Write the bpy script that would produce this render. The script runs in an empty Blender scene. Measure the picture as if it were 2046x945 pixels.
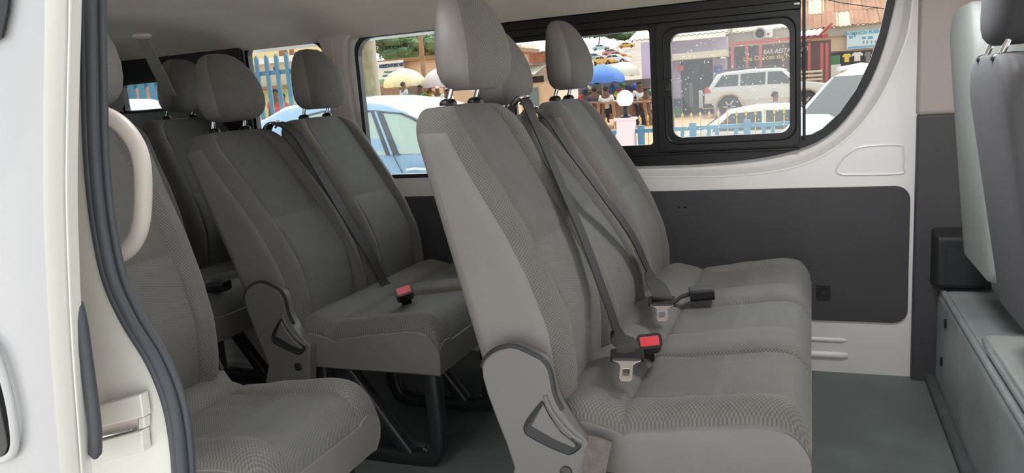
import bpy, math, random
import numpy as np
from mathutils import Vector, Matrix
from mathutils.geometry import tessellate_polygon

random.seed(7)
SC = bpy.context.scene
COL = SC.collection

# ------------------------------------------------------------------ camera
IW, IH, FPX = 2046.0, 945.0, 1520.0
CAM_Z = 1.035                                   # eye height above the van floor (m)
def _ray(px, py): return np.array([(px - IW / 2) / FPX, (py - IH / 2) / FPX, 1.0])
_vy = _ray(1620.0, 150.0); _vy /= np.linalg.norm(_vy)          # van's crosswise axis
_hu = _ray(IW / 2, 150.0 + 0.072 * (1620.0 - IW / 2))
_up = np.cross(_hu, _vy); _up /= np.linalg.norm(_up)
if _up[1] > 0: _up = -_up
_vx = np.cross(_vy, _up)
CM = np.array([_vx, _vy, _up])                  # world = CM @ camera ray
CP = np.array([0.0, 0.0, CAM_Z])
def at(px, py, Y=None, X=None, Z=None):
    d = CM @ _ray(px, py)
    t = Y / d[1] if Y is not None else X / d[0] if X is not None else (Z - CAM_Z) / d[2]
    return Vector(CP + t * d)
cam_data = bpy.data.cameras.new('camera')
cam_data.sensor_width = 36.0
cam_data.lens = 36.0 * FPX / IW
cam_data.clip_start = 0.02; cam_data.clip_end = 900
cam = bpy.data.objects.new('camera', cam_data); COL.objects.link(cam)
_r, _u, _b = CM @ np.array([1, 0, 0]), CM @ np.array([0, -1, 0]), CM @ np.array([0, 0, -1])
cam.matrix_world = Matrix(((_r[0], _u[0], _b[0], CP[0]), (_r[1], _u[1], _b[1], CP[1]), (_r[2], _u[2], _b[2], CP[2]), (0, 0, 0, 1)))
SC.camera = cam

# ------------------------------------------------------------------ sky, sun, exposure
world = bpy.data.worlds.new('world'); SC.world = world
world.use_nodes = True
wn = world.node_tree.nodes; wl = world.node_tree.links
bg = wn['Background']
tc = wn.new('ShaderNodeTexCoord'); cn = wn.new('ShaderNodeTexNoise'); cr = wn.new('ShaderNodeValToRGB')
cn.inputs['Scale'].default_value = 3.0; cn.inputs['Detail'].default_value = 5
cr.color_ramp.elements[0].color = (0.80, 0.87, 0.95, 1); cr.color_ramp.elements[1].color = (1.0, 1.0, 0.99, 1)
cr.color_ramp.elements[0].position = 0.35; cr.color_ramp.elements[1].position = 0.6
wl.new(tc.outputs['Generated'], cn.inputs['Vector']); wl.new(cn.outputs['Fac'], cr.inputs['Fac'])
wl.new(cr.outputs['Color'], bg.inputs['Color'])
# hazy sky, brighter on the far side of the van where the sun stands behind thin cloud
sx = wn.new('ShaderNodeSeparateXYZ'); mr = wn.new('ShaderNodeMapRange')
mr.interpolation_type = 'SMOOTHSTEP'
mr.inputs['From Min'].default_value = -0.15; mr.inputs['From Max'].default_value = 0.65
mr.inputs['To Min'].default_value = 1.45; mr.inputs['To Max'].default_value = 4.6
wl.new(tc.outputs['Generated'], sx.inputs[0]); wl.new(sx.outputs['Y'], mr.inputs['Value']); wl.new(mr.outputs['Result'], bg.inputs['Strength'])
sun_d = bpy.data.lights.new('sun', 'SUN'); sun_d.energy = 1.5; sun_d.angle = math.radians(25); sun_d.color = (1.0, 0.96, 0.9)
sun = bpy.data.objects.new('sun', sun_d); COL.objects.link(sun)
sun.rotation_euler = (math.radians(-20), 0, math.radians(20))
vs = SC.view_settings
vs.view_transform = 'Standard'; vs.look = 'None'; vs.gamma = 1.0; vs.use_curve_mapping = False
vs.exposure = 0.0

# ------------------------------------------------------------------ materials
def lin(c):
    def f(v):
        v /= 255.0
        return v / 12.92 if v <= 0.04045 else ((v + 0.055) / 1.055) ** 2.4
    return (f(c[0]), f(c[1]), f(c[2]), 1.0)
MATS = {}
def mat(name, rgb, rough=0.6, metal=0.0, noise=0.0, nscale=20.0, bump=0.0, bscale=80.0, coat=0.0, spec=0.5):
    if name in MATS: return MATS[name]
    m = bpy.data.materials.new(name); m.use_nodes = True
    nt = m.node_tree; b = nt.nodes['Principled BSDF']
    c = lin(rgb)
    b.inputs['Base Color'].default_value = c
    b.inputs['Roughness'].default_value = rough; b.inputs['Metallic'].default_value = metal
    b.inputs['Specular IOR Level'].default_value = spec
    if coat: b.inputs['Coat Weight'].default_value = coat
    if noise or bump:
        t = nt.nodes.new('ShaderNodeTexCoord')
    if noise:
        n = nt.nodes.new('ShaderNodeTexNoise'); n.inputs['Scale'].default_value = nscale; n.inputs['Detail'].default_value = 6
        r = nt.nodes.new('ShaderNodeValToRGB')
        r.color_ramp.elements[0].position = 0.3; r.color_ramp.elements[1].position = 0.7
        r.color_ramp.elements[0].color = tuple(max(0, v * (1 - noise)) for v in c[:3]) + (1,)
        r.color_ramp.elements[1].color = tuple(min(1, v * (1 + noise)) for v in c[:3]) + (1,)
        nt.links.new(t.outputs['Object'], n.inputs['Vector']); nt.links.new(n.outputs['Fac'], r.inputs['Fac'])
        nt.links.new(r.outputs['Color'], b.inputs['Base Color'])
    if bump:
        n2 = nt.nodes.new('ShaderNodeTexNoise'); n2.inputs['Scale'].default_value = bscale; n2.inputs['Detail'].default_value = 4
        bp = nt.nodes.new('ShaderNodeBump'); bp.inputs['Strength'].default_value = bump; bp.inputs['Distance'].default_value = 0.004
        nt.links.new(t.outputs['Object'], n2.inputs['Vector']); nt.links.new(n2.outputs['Fac'], bp.inputs['Height'])
        nt.links.new(bp.outputs['Normal'], b.inputs['Normal'])
    MATS[name] = m
    return m
def weave(name, lo, hi, period, bump=0.5, diag=False):
    """two-tone woven mesh cloth laid out in the cloth's own UV metres"""
    if name in MATS: return MATS[name]
    m = bpy.data.materials.new(name); m.use_nodes = True
    nt = m.node_tree; L = nt.links.new; b = nt.nodes['Principled BSDF']
    b.inputs['Roughness'].default_value = 0.85; b.inputs['Specular IOR Level'].default_value = 0.25
    b.inputs['Sheen Weight'].default_value = 0.12
    uv = nt.nodes.new('ShaderNodeUVMap'); sp = nt.nodes.new('ShaderNodeSeparateXYZ'); L(uv.outputs['UV'], sp.inputs[0])
    def mth(op, a, bb=None, v=None):
        n = nt.nodes.new('ShaderNodeMath'); n.operation = op; L(a, n.inputs[0])
        if bb is not None: L(bb, n.inputs[1])
        if v is not None: n.inputs[1].default_value = v
        return n.outputs[0]
    u, v = sp.outputs[0], sp.outputs[1]
    if diag:
        u, v = mth('ADD', u, v), mth('MULTIPLY', mth('SUBTRACT', u, v), v=0.6)
    k = 2 * math.pi / period
    s = mth('MULTIPLY', mth('SINE', mth('MULTIPLY', u, v=k)), mth('SINE', mth('MULTIPLY', v, v=k)))
    r = nt.nodes.new('ShaderNodeValToRGB')
    r.color_ramp.elements[0].position = 0.38; r.color_ramp.elements[1].position = 0.62
    r.color_ramp.elements[0].color = lin(lo); r.color_ramp.elements[1].color = lin(hi)
    L(mth('ADD', mth('MULTIPLY', s, v=0.5), v=0.5), r.inputs['Fac'])
    nz = nt.nodes.new('ShaderNodeTexNoise'); nz.inputs['Scale'].default_value = 7
    mx = nt.nodes.new('ShaderNodeMix'); mx.data_type = 'RGBA'; mx.blend_type = 'MULTIPLY'; mx.inputs['Factor'].default_value = 0.25
    L(r.outputs['Color'], mx.inputs[6]); L(nz.outputs['Fac'], mx.inputs[7])
    L(mx.outputs[2], b.inputs['Base Color'])
    bp = nt.nodes.new('ShaderNodeBump'); bp.inputs['Strength'].default_value = bump; bp.inputs['Distance'].default_value = 0.0012
    L(s, bp.inputs['Height']); L(bp.outputs['Normal'], b.inputs['Normal'])
    MATS[name] = m
    return m
def glass(name, tint=(0.93, 0.96, 0.95), specks=False):
    if name in MATS: return MATS[name]
    m = bpy.data.materials.new(name); m.use_nodes = True
    nt = m.node_tree; L = nt.links.new; nt.nodes.remove(nt.nodes['Principled BSDF'])
    out = nt.nodes['Material Output']
    tr = nt.nodes.new('ShaderNodeBsdfTransparent'); tr.inputs[0].default_value = tint + (1,)
    gl = nt.nodes.new('ShaderNodeBsdfGlossy'); gl.inputs['Roughness'].default_value = 0.02
    fr = nt.nodes.new('ShaderNodeFresnel'); fr.inputs['IOR'].default_value = 1.35
    mx = nt.nodes.new('ShaderNodeMixShader'); L(fr.outputs[0], mx.inputs[0]); L(tr.outputs[0], mx.inputs[1]); L(gl.outputs[0], mx.inputs[2])
    last = mx
    if specks:      # dried water spots and dust on the pane
        t = nt.nodes.new('ShaderNodeTexCoord'); vo = nt.nodes.new('ShaderNodeTexVoronoi'); vo.inputs['Scale'].default_value = 55
        rp = nt.nodes.new('ShaderNodeValToRGB')
        rp.color_ramp.elements[0].position = 0.06; rp.color_ramp.elements[0].color = (0.75, 0.75, 0.75, 1)
        rp.color_ramp.elements[1].position = 0.13; rp.color_ramp.elements[1].color = (0.05, 0.05, 0.05, 1)
        df = nt.nodes.new('ShaderNodeBsdfTranslucent'); df.inputs[0].default_value = (0.85, 0.85, 0.85, 1)
        m2 = nt.nodes.new('ShaderNodeMixShader')
        L(t.outputs['Object'], vo.inputs['Vector']); L(vo.outputs['Distance'], rp.inputs['Fac']); L(rp.outputs['Color'], m2.inputs[0])
        L(mx.outputs[0], m2.inputs[1]); L(df.outputs[0], m2.inputs[2]); last = m2
    L(last.outputs[0], out.inputs['Surface'])
    MATS[name] = m
    return m

M_COARSE = weave('seat_bolster_cloth', (103, 101, 98), (125, 122, 119), 0.0078, 0.45)
M_FINE = weave('seat_panel_cloth', (94, 94, 92), (118, 117, 114), 0.0052, 0.45)
M_PANEL = weave('seat_ribbed_cloth', (102, 102, 99), (124, 123, 119), 0.0056, 0.4, True)
M_VINYL = mat('seat_side_vinyl', (122, 118, 116), 0.5, noise=0.05, nscale=9, bump=0.12, bscale=420)
M_SHELL = mat('recliner_cover_plastic', (110, 108, 107), 0.42, bump=0.10, bscale=600)
M_DKPL = mat('dark_plastic', (42, 43, 45), 0.45, bump=0.10, bscale=500)
M_BLACK = mat('black_plastic', (22, 22, 23), 0.4)
M_RUBBER = mat('black_rubber', (66, 70, 75), 0.5)
M_STEEL = mat('black_painted_steel', (40, 41, 43), 0.35, coat=0.2)
M_CHROME = mat('chrome', (225, 226, 228), 0.12, 1.0)
M_WEB = mat('belt_webbing', (46, 44, 44), 0.75, noise=0.08, nscale=60, bump=0.2, bscale=700)
M_RED = mat('red_release_button', (226, 62, 72), 0.35)
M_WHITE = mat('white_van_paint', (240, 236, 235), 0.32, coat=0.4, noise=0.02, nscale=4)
M_DOOR = mat('darkened_van_white', (178, 178, 180), .28, coat=.4, noise=.015, nscale=3)  # van's white darkened in colour to hold back the daylight on the door
M_JAMB = mat('pale_jamb_paint', (214, 213, 206), 0.35, coat=0.3)
M_TRIM = mat('grey_beige_trim', (220, 210, 204), 0.6, bump=0.08, bscale=300)
M_HEAD = mat('headliner_cloth', (242, 231, 219), 0.95, noise=0.05, nscale=6, bump=0.1, bscale=400)
M_PANELBD = mat('charcoal_board', (72, 71, 74), 0.6, noise=0.06, nscale=5, bump=0.15, bscale=300)
M_FLOOR = mat('floor_mat', (99, 107, 105), 0.55, noise=0.15, nscale=6, bump=0.2, bscale=250)
M_HANDLE = mat('beige_handle_plastic', (204, 196, 189), 0.38, bump=0.06, bscale=500)
M_BOXVIN = mat('worn_grey_vinyl', (140, 147, 147), 0.42, noise=0.16, nscale=7, bump=0.18, bscale=90)
M_SHADESTAIN = mat('floor_shade_stain', (74, 78, 78), 0.9, noise=0.2, nscale=12, bump=0.3, bscale=200)  # dark tone for floor shading and stain beside the engine box
M_FROUGH = mat('front_seat_cloth', (160, 166, 163), 0.8, noise=0.05, nscale=40, bump=0.15, bscale=500)
M_FDARK = mat('front_headrest_cloth', (62, 62, 66), 0.85, bump=0.15, bscale=500)
M_GLASS = glass('window_glass')
M_SPECK = glass('spotted_glass', specks=True)

# ------------------------------------------------------------------ mesh helpers
class MB:
    def __init__(s): s.v = []; s.f = []; s.m = []; s.uv = []
    def add(s, vs, fs, mi=0, uvs=None):
        o = len(s.v); s.v += [tuple(p) for p in vs]
        for k, f in enumerate(fs):
            s.f.append(tuple(i + o for i in f)); s.m.append(mi[k] if isinstance(mi, list) else mi)
            s.uv.append([uvs[i] for i in f] if uvs else None)
        return s
    def box(s, a, b, mi=0):
        (x0, y0, z0), (x1, y1, z1) = [(min(p, q)) for p, q in zip(a, b)], [(max(p, q)) for p, q in zip(a, b)]
        v = [(x0, y0, z0), (x1, y0, z0), (x1, y1, z0), (x0, y1, z0), (x0, y0, z1), (x1, y0, z1), (x1, y1, z1), (x0, y1, z1)]
        return s.add(v, [(0, 3, 2, 1), (4, 5, 6, 7), (0, 1, 5, 4), (1, 2, 6, 5), (2, 3, 7, 6), (3, 0, 4, 7)], mi)
    def rbox(s, c, sz, R=None, mi=0):
        """box of size sz about c, turned by R"""
        R = R or Matrix.Identity(3); c = Vector(c); h = Vector(sz) / 2
        v = [c + R @ Vector((sx * h.x, sy * h.y, sz_ * h.z)) for sz_ in (-1, 1) for sy in (-1, 1) for sx in (-1, 1)]
        return s.add(v, [(0, 2, 3, 1), (4, 5, 7, 6), (0, 1, 5, 4), (1, 3, 7, 5), (3, 2, 6, 7), (2, 0, 4, 6)], mi)
    def sheet(s, P, mi=0, uv=None, closej=False, flip=False):
        n, k = len(P), len(P[0]); o = len(s.v)
        for r in P: s.v += [tuple(p) for p in r]
        for i in range(n - 1):
            for j in range(k if closej else k - 1):
                j2 = (j + 1) % k
                q = [i * k + j, i * k + j2, (i + 1) * k + j2, (i + 1) * k + j]
                c = [(i, j), (i, j + 1 if closej else j2), (i + 1, j + 1 if closej else j2), (i + 1, j)]
                if flip: q.reverse(); c.reverse()
                s.f.append(tuple(o + a for a in q)); s.m.append(mi(i, j) if callable(mi) else mi)
                s.uv.append([uv[a][b] for a, b in c] if uv else None)
        return s
    def tube(s, path, r, n=10, mi=0, caps=True, square=False):
        path = [Vector(p) for p in path]
        rr = r if isinstance(r, (list, tuple)) else [r] * len(path)
        rings = []; ref = None
        for i, p in enumerate(path):
            t = (path[min(i + 1, len(path) - 1)] - path[max(i - 1, 0)]).normalized()
            if ref is None:
                ref = Vector((0, 0, 1)) if abs(t.z) < 0.9 else Vector((0, 1, 0))
            a = (ref - t * ref.dot(t)).normalized(); b = t.cross(a); ref = a
            if square:
                rings.append([p + (a * x + b * y) * rr[i] for x, y in ((1, .7), (.7, 1), (-.7, 1), (-1, .7), (-1, -.7), (-.7, -1), (.7, -1), (1, -.7))])
            else:
                rings.append([p + (a * math.cos(2 * math.pi * k / n) + b * math.sin(2 * math.pi * k / n)) * rr[i] for k in range(n)])
        s.sheet(rings, mi, closej=True, flip=False)
        if caps:
            k = len(rings[0]); o = len(s.v) - len(rings) * k
            s.f.append(tuple(o + j for j in reversed(range(k)))); s.m.append(mi); s.uv.append(None)
            e = o + (len(rings) - 1) * k
            s.f.append(tuple(e + j for j in range(k))); s.m.append(mi); s.uv.append(None)
        return s
    def lathe(s, prof, c=(0, 0, 0), n=20, mi=0, axis='z', close=True):
        c = Vector(c); P = []
        for r, h in prof:
            row = []
            for k in range(n):
                a = 2 * math.pi * k / n; x, y = r * math.cos(a), r * math.sin(a)
                row.append(c + (Vector((x, y, h)) if axis == 'z' else Vector((x, -h, y)) if axis == 'y' else Vector((h, x, y))))
            P.append(row)
        s.sheet(P, mi, closej=True)
        if close:
            o = len(s.v) - len(P) * n
            s.f.append(tuple(o + j for j in reversed(range(n)))); s.m.append(mi); s.uv.append(None)
            e = o + (len(P) - 1) * n
            s.f.append(tuple(e + j for j in range(n))); s.m.append(mi); s.uv.append(None)
        return s
    def ball(s, c, r, n=14, mi=0):
        rx, ry, rz = r if isinstance(r, (tuple, list)) else (r, r, r)
        P = []
        for i in range(n // 2 + 1):
            t = math.pi * i / (n // 2); t = min(max(t, .02), math.pi - .02)
            P.append([(c[0] + rx * math.sin(t) * math.cos(2 * math.pi * k / n), c[1] + ry * math.sin(t) * math.sin(2 * math.pi * k / n), c[2] - rz * math.cos(t)) for k in range(n)])
        s.sheet(P, mi, closej=True)
        o = len(s.v) - len(P) * n
        s.f.append(tuple(o + j for j in reversed(range(n)))); s.m.append(mi); s.uv.append(None)
        e = o + (len(P) - 1) * n
        s.f.append(tuple(e + j for j in range(n))); s.m.append(mi); s.uv.append(None)
        return s
    def prism(s, outer, holes=(), y0=0, y1=0.01, mi=0, fn=None):
        """outline(s) in XZ pushed through from y0 to y1; fn maps (x, y, z) if the plate lies another way"""
        fn = fn or (lambda x, y, z: (x, y, z))
        loops = [list(outer)] + [list(h) for h in holes]
        flat = [p for l in loops for p in l]
        tris = tessellate_polygon([[Vector((p[0], p[1], 0)) for p in l] for l in loops])
        n = len(flat)
        vs = [fn(p[0], y0, p[1]) for p in flat] + [fn(p[0], y1, p[1]) for p in flat]
        fs = []
        for t in tris:
            a, b, c = t
            ar = (flat[b][0] - flat[a][0]) * (flat[c][1] - flat[a][1]) - (flat[b][1] - flat[a][1]) * (flat[c][0] - flat[a][0])
            if ar < 0: a, b, c = a, c, b
            fs += [(a, b, c), (a + n, c + n, b + n)]
        o = 0
        for li, l in enumerate(loops):
            k = len(l)
            A = sum(l[i][0] * l[(i + 1) % k][1] - l[(i + 1) % k][0] * l[i][1] for i in range(k))
            ccw = (A > 0) == (li == 0)
            for i in range(k):
                j = (i + 1) % k
                fs.append((o + j, o + i, o + i + n, o + j + n) if ccw else (o + i, o + j, o + j + n, o + i + n))
            o += k
        return s.add(vs, fs, mi)
    def recline(s, deg, hx=-.455, hz=.42):
        a = math.radians(deg); c_, s_ = math.cos(a), math.sin(a)
        s.v = [(hx + (x - hx) * c_ - (z - hz) * s_, y, hz + (x - hx) * s_ + (z - hz) * c_) for x, y, z in s.v]
        return s
    def build(s, name, mats, parent=None, smooth=True, bevel=0, segs=2, loc=None, sub=0, angle=40):
        mats = mats if isinstance(mats, (list, tuple)) else [mats]
        vs = s.v; org = Vector((0, 0, 0))
        if parent is None:
            if loc is None:
                xs, ys, zs = zip(*vs)
                org = Vector(((min(xs) + max(xs)) / 2, (min(ys) + max(ys)) / 2, min(zs)))
            else: org = Vector(loc)
            vs = [(p[0] - org.x, p[1] - org.y, p[2] - org.z) for p in vs]
        me = bpy.data.meshes.new(name); me.from_pydata(vs, [], s.f)
        for m_ in mats: me.materials.append(m_)
        me.polygons.foreach_set('material_index', s.m)
        if any(u is not None for u in s.uv):
            ul = me.uv_layers.new(name='UVMap'); flat = []
            for f, u in zip(s.f, s.uv):
                for k in range(len(f)): flat += (u[k] if u else (0, 0))
            ul.data.foreach_set('uv', flat)
        me.polygons.foreach_set('use_smooth', [bool(smooth)] * len(s.f))
        me.update()
        o = bpy.data.objects.new(name, me); COL.objects.link(o)
        if smooth:
            me.set_sharp_from_angle(angle=math.radians(angle))
        if parent is not None: o.parent = parent
        else: o.location = org
        if bevel:
            bm_ = o.modifiers.new('bevel', 'BEVEL'); bm_.width = bevel; bm_.segments = segs; bm_.limit_method = 'ANGLE'; bm_.angle_limit = math.radians(35)
            if smooth:
                wn_ = o.modifiers.new('weighted', 'WEIGHTED_NORMAL'); wn_.keep_sharp = True
        if sub:
            sm_ = o.modifiers.new('sub', 'SUBSURF'); sm_.levels = sub; sm_.render_levels = sub
        return o
def tag(o, label=None, cat=None, group=None, kind=None):
    if label: o['label'] = label
    if cat: o['category'] = cat
    if group: o['group'] = group
    if kind: o['kind'] = kind
    return o
def empty(name, loc, rz=0, label=None, cat=None, group=None):
    o = bpy.data.objects.new(name, None); COL.objects.link(o)
    o.empty_display_size = 0.1; o.location = loc; o.rotation_euler = (0, 0, rz)
    return tag(o, label, cat, group)
def copy_tree(o, parent=None):
    c = o.copy(); COL.objects.link(c)
    if parent is not None: c.parent = parent
    for ch in list(o.children): copy_tree(ch, c)
    return c
def lerp(a, b, t): return a + (b - a) * t
def interp(x, pts):
    if x <= pts[0][0]: return pts[0][1]
    for (x0, y0), (x1, y1) in zip(pts, pts[1:]):
        if x <= x1: return lerp(y0, y1, (x - x0) / (x1 - x0))
    return pts[-1][1]
def smooth01(t): t = min(1, max(0, t)); return t * t * (3 - 2 * t)
def smoothpath(pts, n=6):
    pts = [Vector(p) for p in pts]; out = []
    for i in range(len(pts) - 1):
        p0, p1, p2, p3 = pts[max(i - 1, 0)], pts[i], pts[i + 1], pts[min(i + 2, len(pts) - 1)]
        for k in range(n):
            t = k / n
            out.append(0.5 * ((2 * p1) + (p2 - p0) * t + (2 * p0 - 5 * p1 + 4 * p2 - p3) * t * t + (3 * p1 - p0 - 3 * p2 + p3) * t ** 3))
    out.append(pts[-1]); return out
def rrect(x0, z0, x1, z1, r, n=5):
    rs = r if isinstance(r, (tuple, list)) else (r,) * 4       # corners: bl, br, tr, tl
    out = []
    for (cx, cz, a0, q) in ((x0, z0, 180, 0), (x1, z0, 270, 1), (x1, z1, 0, 2), (x0, z1, 90, 3)):
        rr = rs[q]; ox = cx + (rr if q in (0, 3) else -rr); oz = cz + (rr if q in (0, 1) else -rr)
        for k in range(n + 1):
            a = math.radians(a0 + 90 * k / n); out.append((ox + rr * math.cos(a), oz + rr * math.sin(a)))
    return out
# ------------------------------------------------------------------ the van's shell
WY = 2.77                                        # inner face of the far wall
def P2(px, py, Y): p = at(px, py, Y=Y); return (p.x, p.z)
def resample(pts, n):
    pts = [Vector(p) for p in pts]; L = [0]
    for a, b in zip(pts, pts[1:]): L.append(L[-1] + (b - a).length)
    out = []
    for k in range(n):
        t = L[-1] * k / (n - 1); i = 0
        while i < len(L) - 2 and L[i + 1] < t: i += 1
        s = (t - L[i]) / max(1e-9, L[i + 1] - L[i]); out.append(pts[i].lerp(pts[i + 1], s))
    return out
frame_curve = [P2(*q, 2.80) for q in [(1786, 0), (1776, 42), (1762, 95), (1740, 152), (1708, 208), (1667, 256), (1620, 286), (1560, 305), (1500, 316), (1430, 323), (1340, 328)]]
frame_curve = [(frame_curve[0][0] + .012, 1.33)] + frame_curve + [(-1.11, .758)]
ridge_curve = [P2(*q, WY) for q in [(1822, 0), (1812, 66), (1787, 134), (1751, 206), (1700, 268), (1634, 314), (1556, 339), (1452, 350), (1340, 352)]]
ridge_curve = [(ridge_curve[0][0] + .004, 1.33)] + ridge_curve + [(-1.11, .722)]
N_ = 48
FC = resample([(p[0], p[1], 0) for p in smoothpath([(a, b, 0) for a, b in frame_curve], 5)], N_)
RC = resample([(p[0], p[1], 0) for p in smoothpath([(a, b, 0) for a, b in ridge_curve], 5)], N_)

# far wall: white sheet metal with three window openings
win2 = rrect(-1.745, .735, -1.135, 1.325, (.03, .03, .03, .07))
_wa, _wb = at(243, 165, Y=2.785), at(330, 223, Y=2.785)
win5 = rrect(_wa.x, _wb.z, -2.50, _wa.z, .02)
win3 = rrect(-2.30, .80, -1.875, 1.335, (.03, .03, .08, .03))
hole = [(p.x, p.y) for p in RC] + [(-1.11, 1.325)]
mb = MB(); mb.prism([(-3.2, -.02), (.335, -.02), (.335, 1.34), (-3.2, 1.34)], [hole, win2, win3, win5], WY, WY + .012)
tag(mb.build('wall_far', M_WHITE, smooth=False), 'white painted inner side of the van opposite the open door', kind='structure')
# pressed flange that runs round the front window's curved corner
rows = []
for Yk, t in ((2.812, 0), (2.81, .55), (2.803, .70), (2.792, .80), (2.784, .90), (2.777, .97), (2.7695, 1.03), (2.7685, 1.12)):
    rows.append([(lerp(a.x, b.x, t), Yk, lerp(a.y, b.y, t)) for a, b in zip(FC, RC)])
mb = MB().sheet(rows, flip=True)
tag(mb.build('trim_1', M_WHITE), 'white pressed metal flange curving round the front side window', kind='structure')
# pressed recess outline and low ribs on the wall
mb = MB(); o_ = [P2(*q, WY) for q in [(1682, 349), (1671, 341), (1684, 316), (1712, 297), (1740, 291), (1795, 290), (1804, 298), (1804, 335), (1796, 347), (1682, 349)]]
mb.tube(smoothpath([(a, WY + .001, b) for a, b in o_], 4), .0045, 8)
tag(mb.build('trim_2', M_WHITE), 'small pressed outline in the white panel below the window corner', kind='structure')
mb = MB()
for zc, r in ((.118, .009), (.062, .013)):
    mb.tube([(-.9, WY + .003, zc), (.10, WY + .003, zc), (.118, WY + .008, zc)], r, 10)
mb.box((.203, WY - .0008, 0), (.2045, WY, .19))
tag(mb.build('trim_3', M_WHITE), 'low pressed ribs along the foot of the white side wall', kind='structure')
# charcoal lining boards
for k, (xa, xb_, lab) in enumerate(((-1.0, .303, 'charcoal lining board beside the front bench'), (-3.0, -1.03, 'charcoal lining board behind the rear rows'))):
    b_ = empty('trim_%d' % (11 + k), ((xa + xb_) / 2, WY, .19), 0, lab); b_['kind'] = 'structure'
    cx = (xa + xb_) / 2
    mb = MB().prism(rrect(xa - cx, 0, xb_ - cx, .468, .045), (), -.007, 0)
    mb.build('board', M_PANELBD, b_, bevel=.003)
    if k == 0:
        p = at(1363, 414, Y=WY - .007)
        for dx in (-.011, .011):
            MB().box((p.x + dx - .005 - cx, -.0085, p.z - .19 - .004), (p.x + dx + .005 - cx, -.006, p.z - .19 + .004)).build('slot', M_BLACK, b_, bevel=.001)
        p = at(1645, 583, Y=WY - .007)
        q = MB().prism(rrect(p.x - cx - .022, p.z - .19 - .022, p.x - cx + .022, p.z - .19 + .022, .004), (), -.015, -.005).build('catch_plate', M_BLACK, b_, bevel=.002)
        MB().lathe([(.001, -.012), (.007, -.011), (.009, -.004), (.009, .004)], (p.x - cx, -.018, p.z - .19), 14, 0, 'y').build('catch_knob', M_DKPL, q)

# window_1: black frame, fixed pane, sliding pane, quarter pane
w1 = empty('window_1', (-.43, 2.80, .76), 0, 'long black framed side window with a sliding pane and curved front corner', None)
w1['kind'] = 'structure'
def rel(pts, c=(-.43, .76)): return [(a - c[0], b - c[1]) for a, b in pts]
outer = [(p.x + .004, p.y - .004) for p in FC] + [(-1.115, 1.33)]
h1 = rrect(-1.06, .826, -.537, 1.234, .012)
h2 = rrect(-.46, .848, -.066, 1.211, .034, 7)
q_px = [(1605, 271), (1622, 268), (1643, 257), (1678, 225), (1711, 178), (1737, 124), (1757, 66), (1769, 12)]
h3 = [P2(*q, 2.80) for q in q_px]
h3 = [(-.031, h3[0][1])] + h3 + [(h3[-1][0] + .012, 1.30), (-.031, 1.30)]
mb = MB().prism(rel(outer), [rel(h1), rel(rrect(-.50, .81, -.045, 1.245, .01)), rel(h3)], -.006, .012)
mb.build('frame', M_BLACK, w1, smooth=False)
sash = MB().prism(rel(rrect(-.512, .802, -.036, 1.252, .02)), [rel(h2)], -.024, .006).build('sliding_sash', M_BLACK, w1, bevel=.004)
g = rrect(-.485, .826, -.046, 1.232, .045, 7)
MB().tube([(a - -.43, -.025, b - .76) for a, b in g + g[:1]], .0035, 6).build('bead', M_BLACK, sash)
lp = at(1334, 176, Y=2.775)
lx, lz = lp.x + .43, lp.z - .76
q = MB().prism(rrect(lx - .016, lz - .03, lx + .016, lz + .03, .006), (), -.04, -.02).build('latch', M_BLACK, sash, bevel=.003)
MB().box((lx - .008, -.047, lz - .012), (lx + .013, -.036, lz + .014)).build('latch_grip', M_DKPL, q, bevel=.002)
mb = MB().box((-.66, -.02, .492), (.40, -.004, .520)).box((-.66, -.016, .55), (.42, -.004, .556)).box((-.66, -.014, .026), (.395, -.004, .036)).box((.404, -.016, .06), (.414, -.004, .545))
mb.build('guide_rail', M_BLACK, w1, bevel=.003)
MB().box((.377, -.024, .505), (.397, -.016, .514)).build('stop_clip', M_CHROME, w1, bevel=.002)
mb = MB().prism(rel(rrect(-1.08, .81, -.52, 1.25, .012)), (), .004, .007); mb.build('fixed_pane', M_GLASS, w1, smooth=False)
mb = MB().prism(rel(rrect(-.48, .83, -.05, 1.23, .03)), (), -.004, -.001); mb.build('sliding_pane', M_SPECK, w1, smooth=False)
mb = MB().prism(rel([(a + (.012 if i not in (0, len(h3) - 1) else -.01), b - .008) for i, (a, b) in enumerate(h3)]), (), .004, .007); mb.build('quarter_pane', M_GLASS, w1, smooth=False)
# rear side windows
for n_, (hh, lab, ins) in enumerate(((win2, 'rear side window beyond the second row of seats', .012), (win3, 'side window behind the pale pillar', .012), (win5, 'narrow rearmost side window low in the dark corner lining', .012))):
    xs = [a for a, b in hh]; zs = [b for a, b in hh]
    cx = (min(xs) + max(xs)) / 2; c = (cx, min(zs))
    w = empty('window_%d' % (n_ + 2), (cx, 2.785, min(zs)), 0, lab); w['kind'] = 'structure'
    rr = ((.03, .03, .03, .07), (.03, .03, .08, .03), .012)[n_]
    inner = rrect(min(xs) + .016, min(zs) + .016, max(xs) - .016, max(zs) - .014, rr)
    MB().prism(rel(hh, c), [rel(inner, c)], -.018, .012).build('seal', M_BLACK, w, smooth=False)
    MB().prism(rel(hh, c), (), .004, .007).build('pane', M_GLASS, w, smooth=False)
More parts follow.
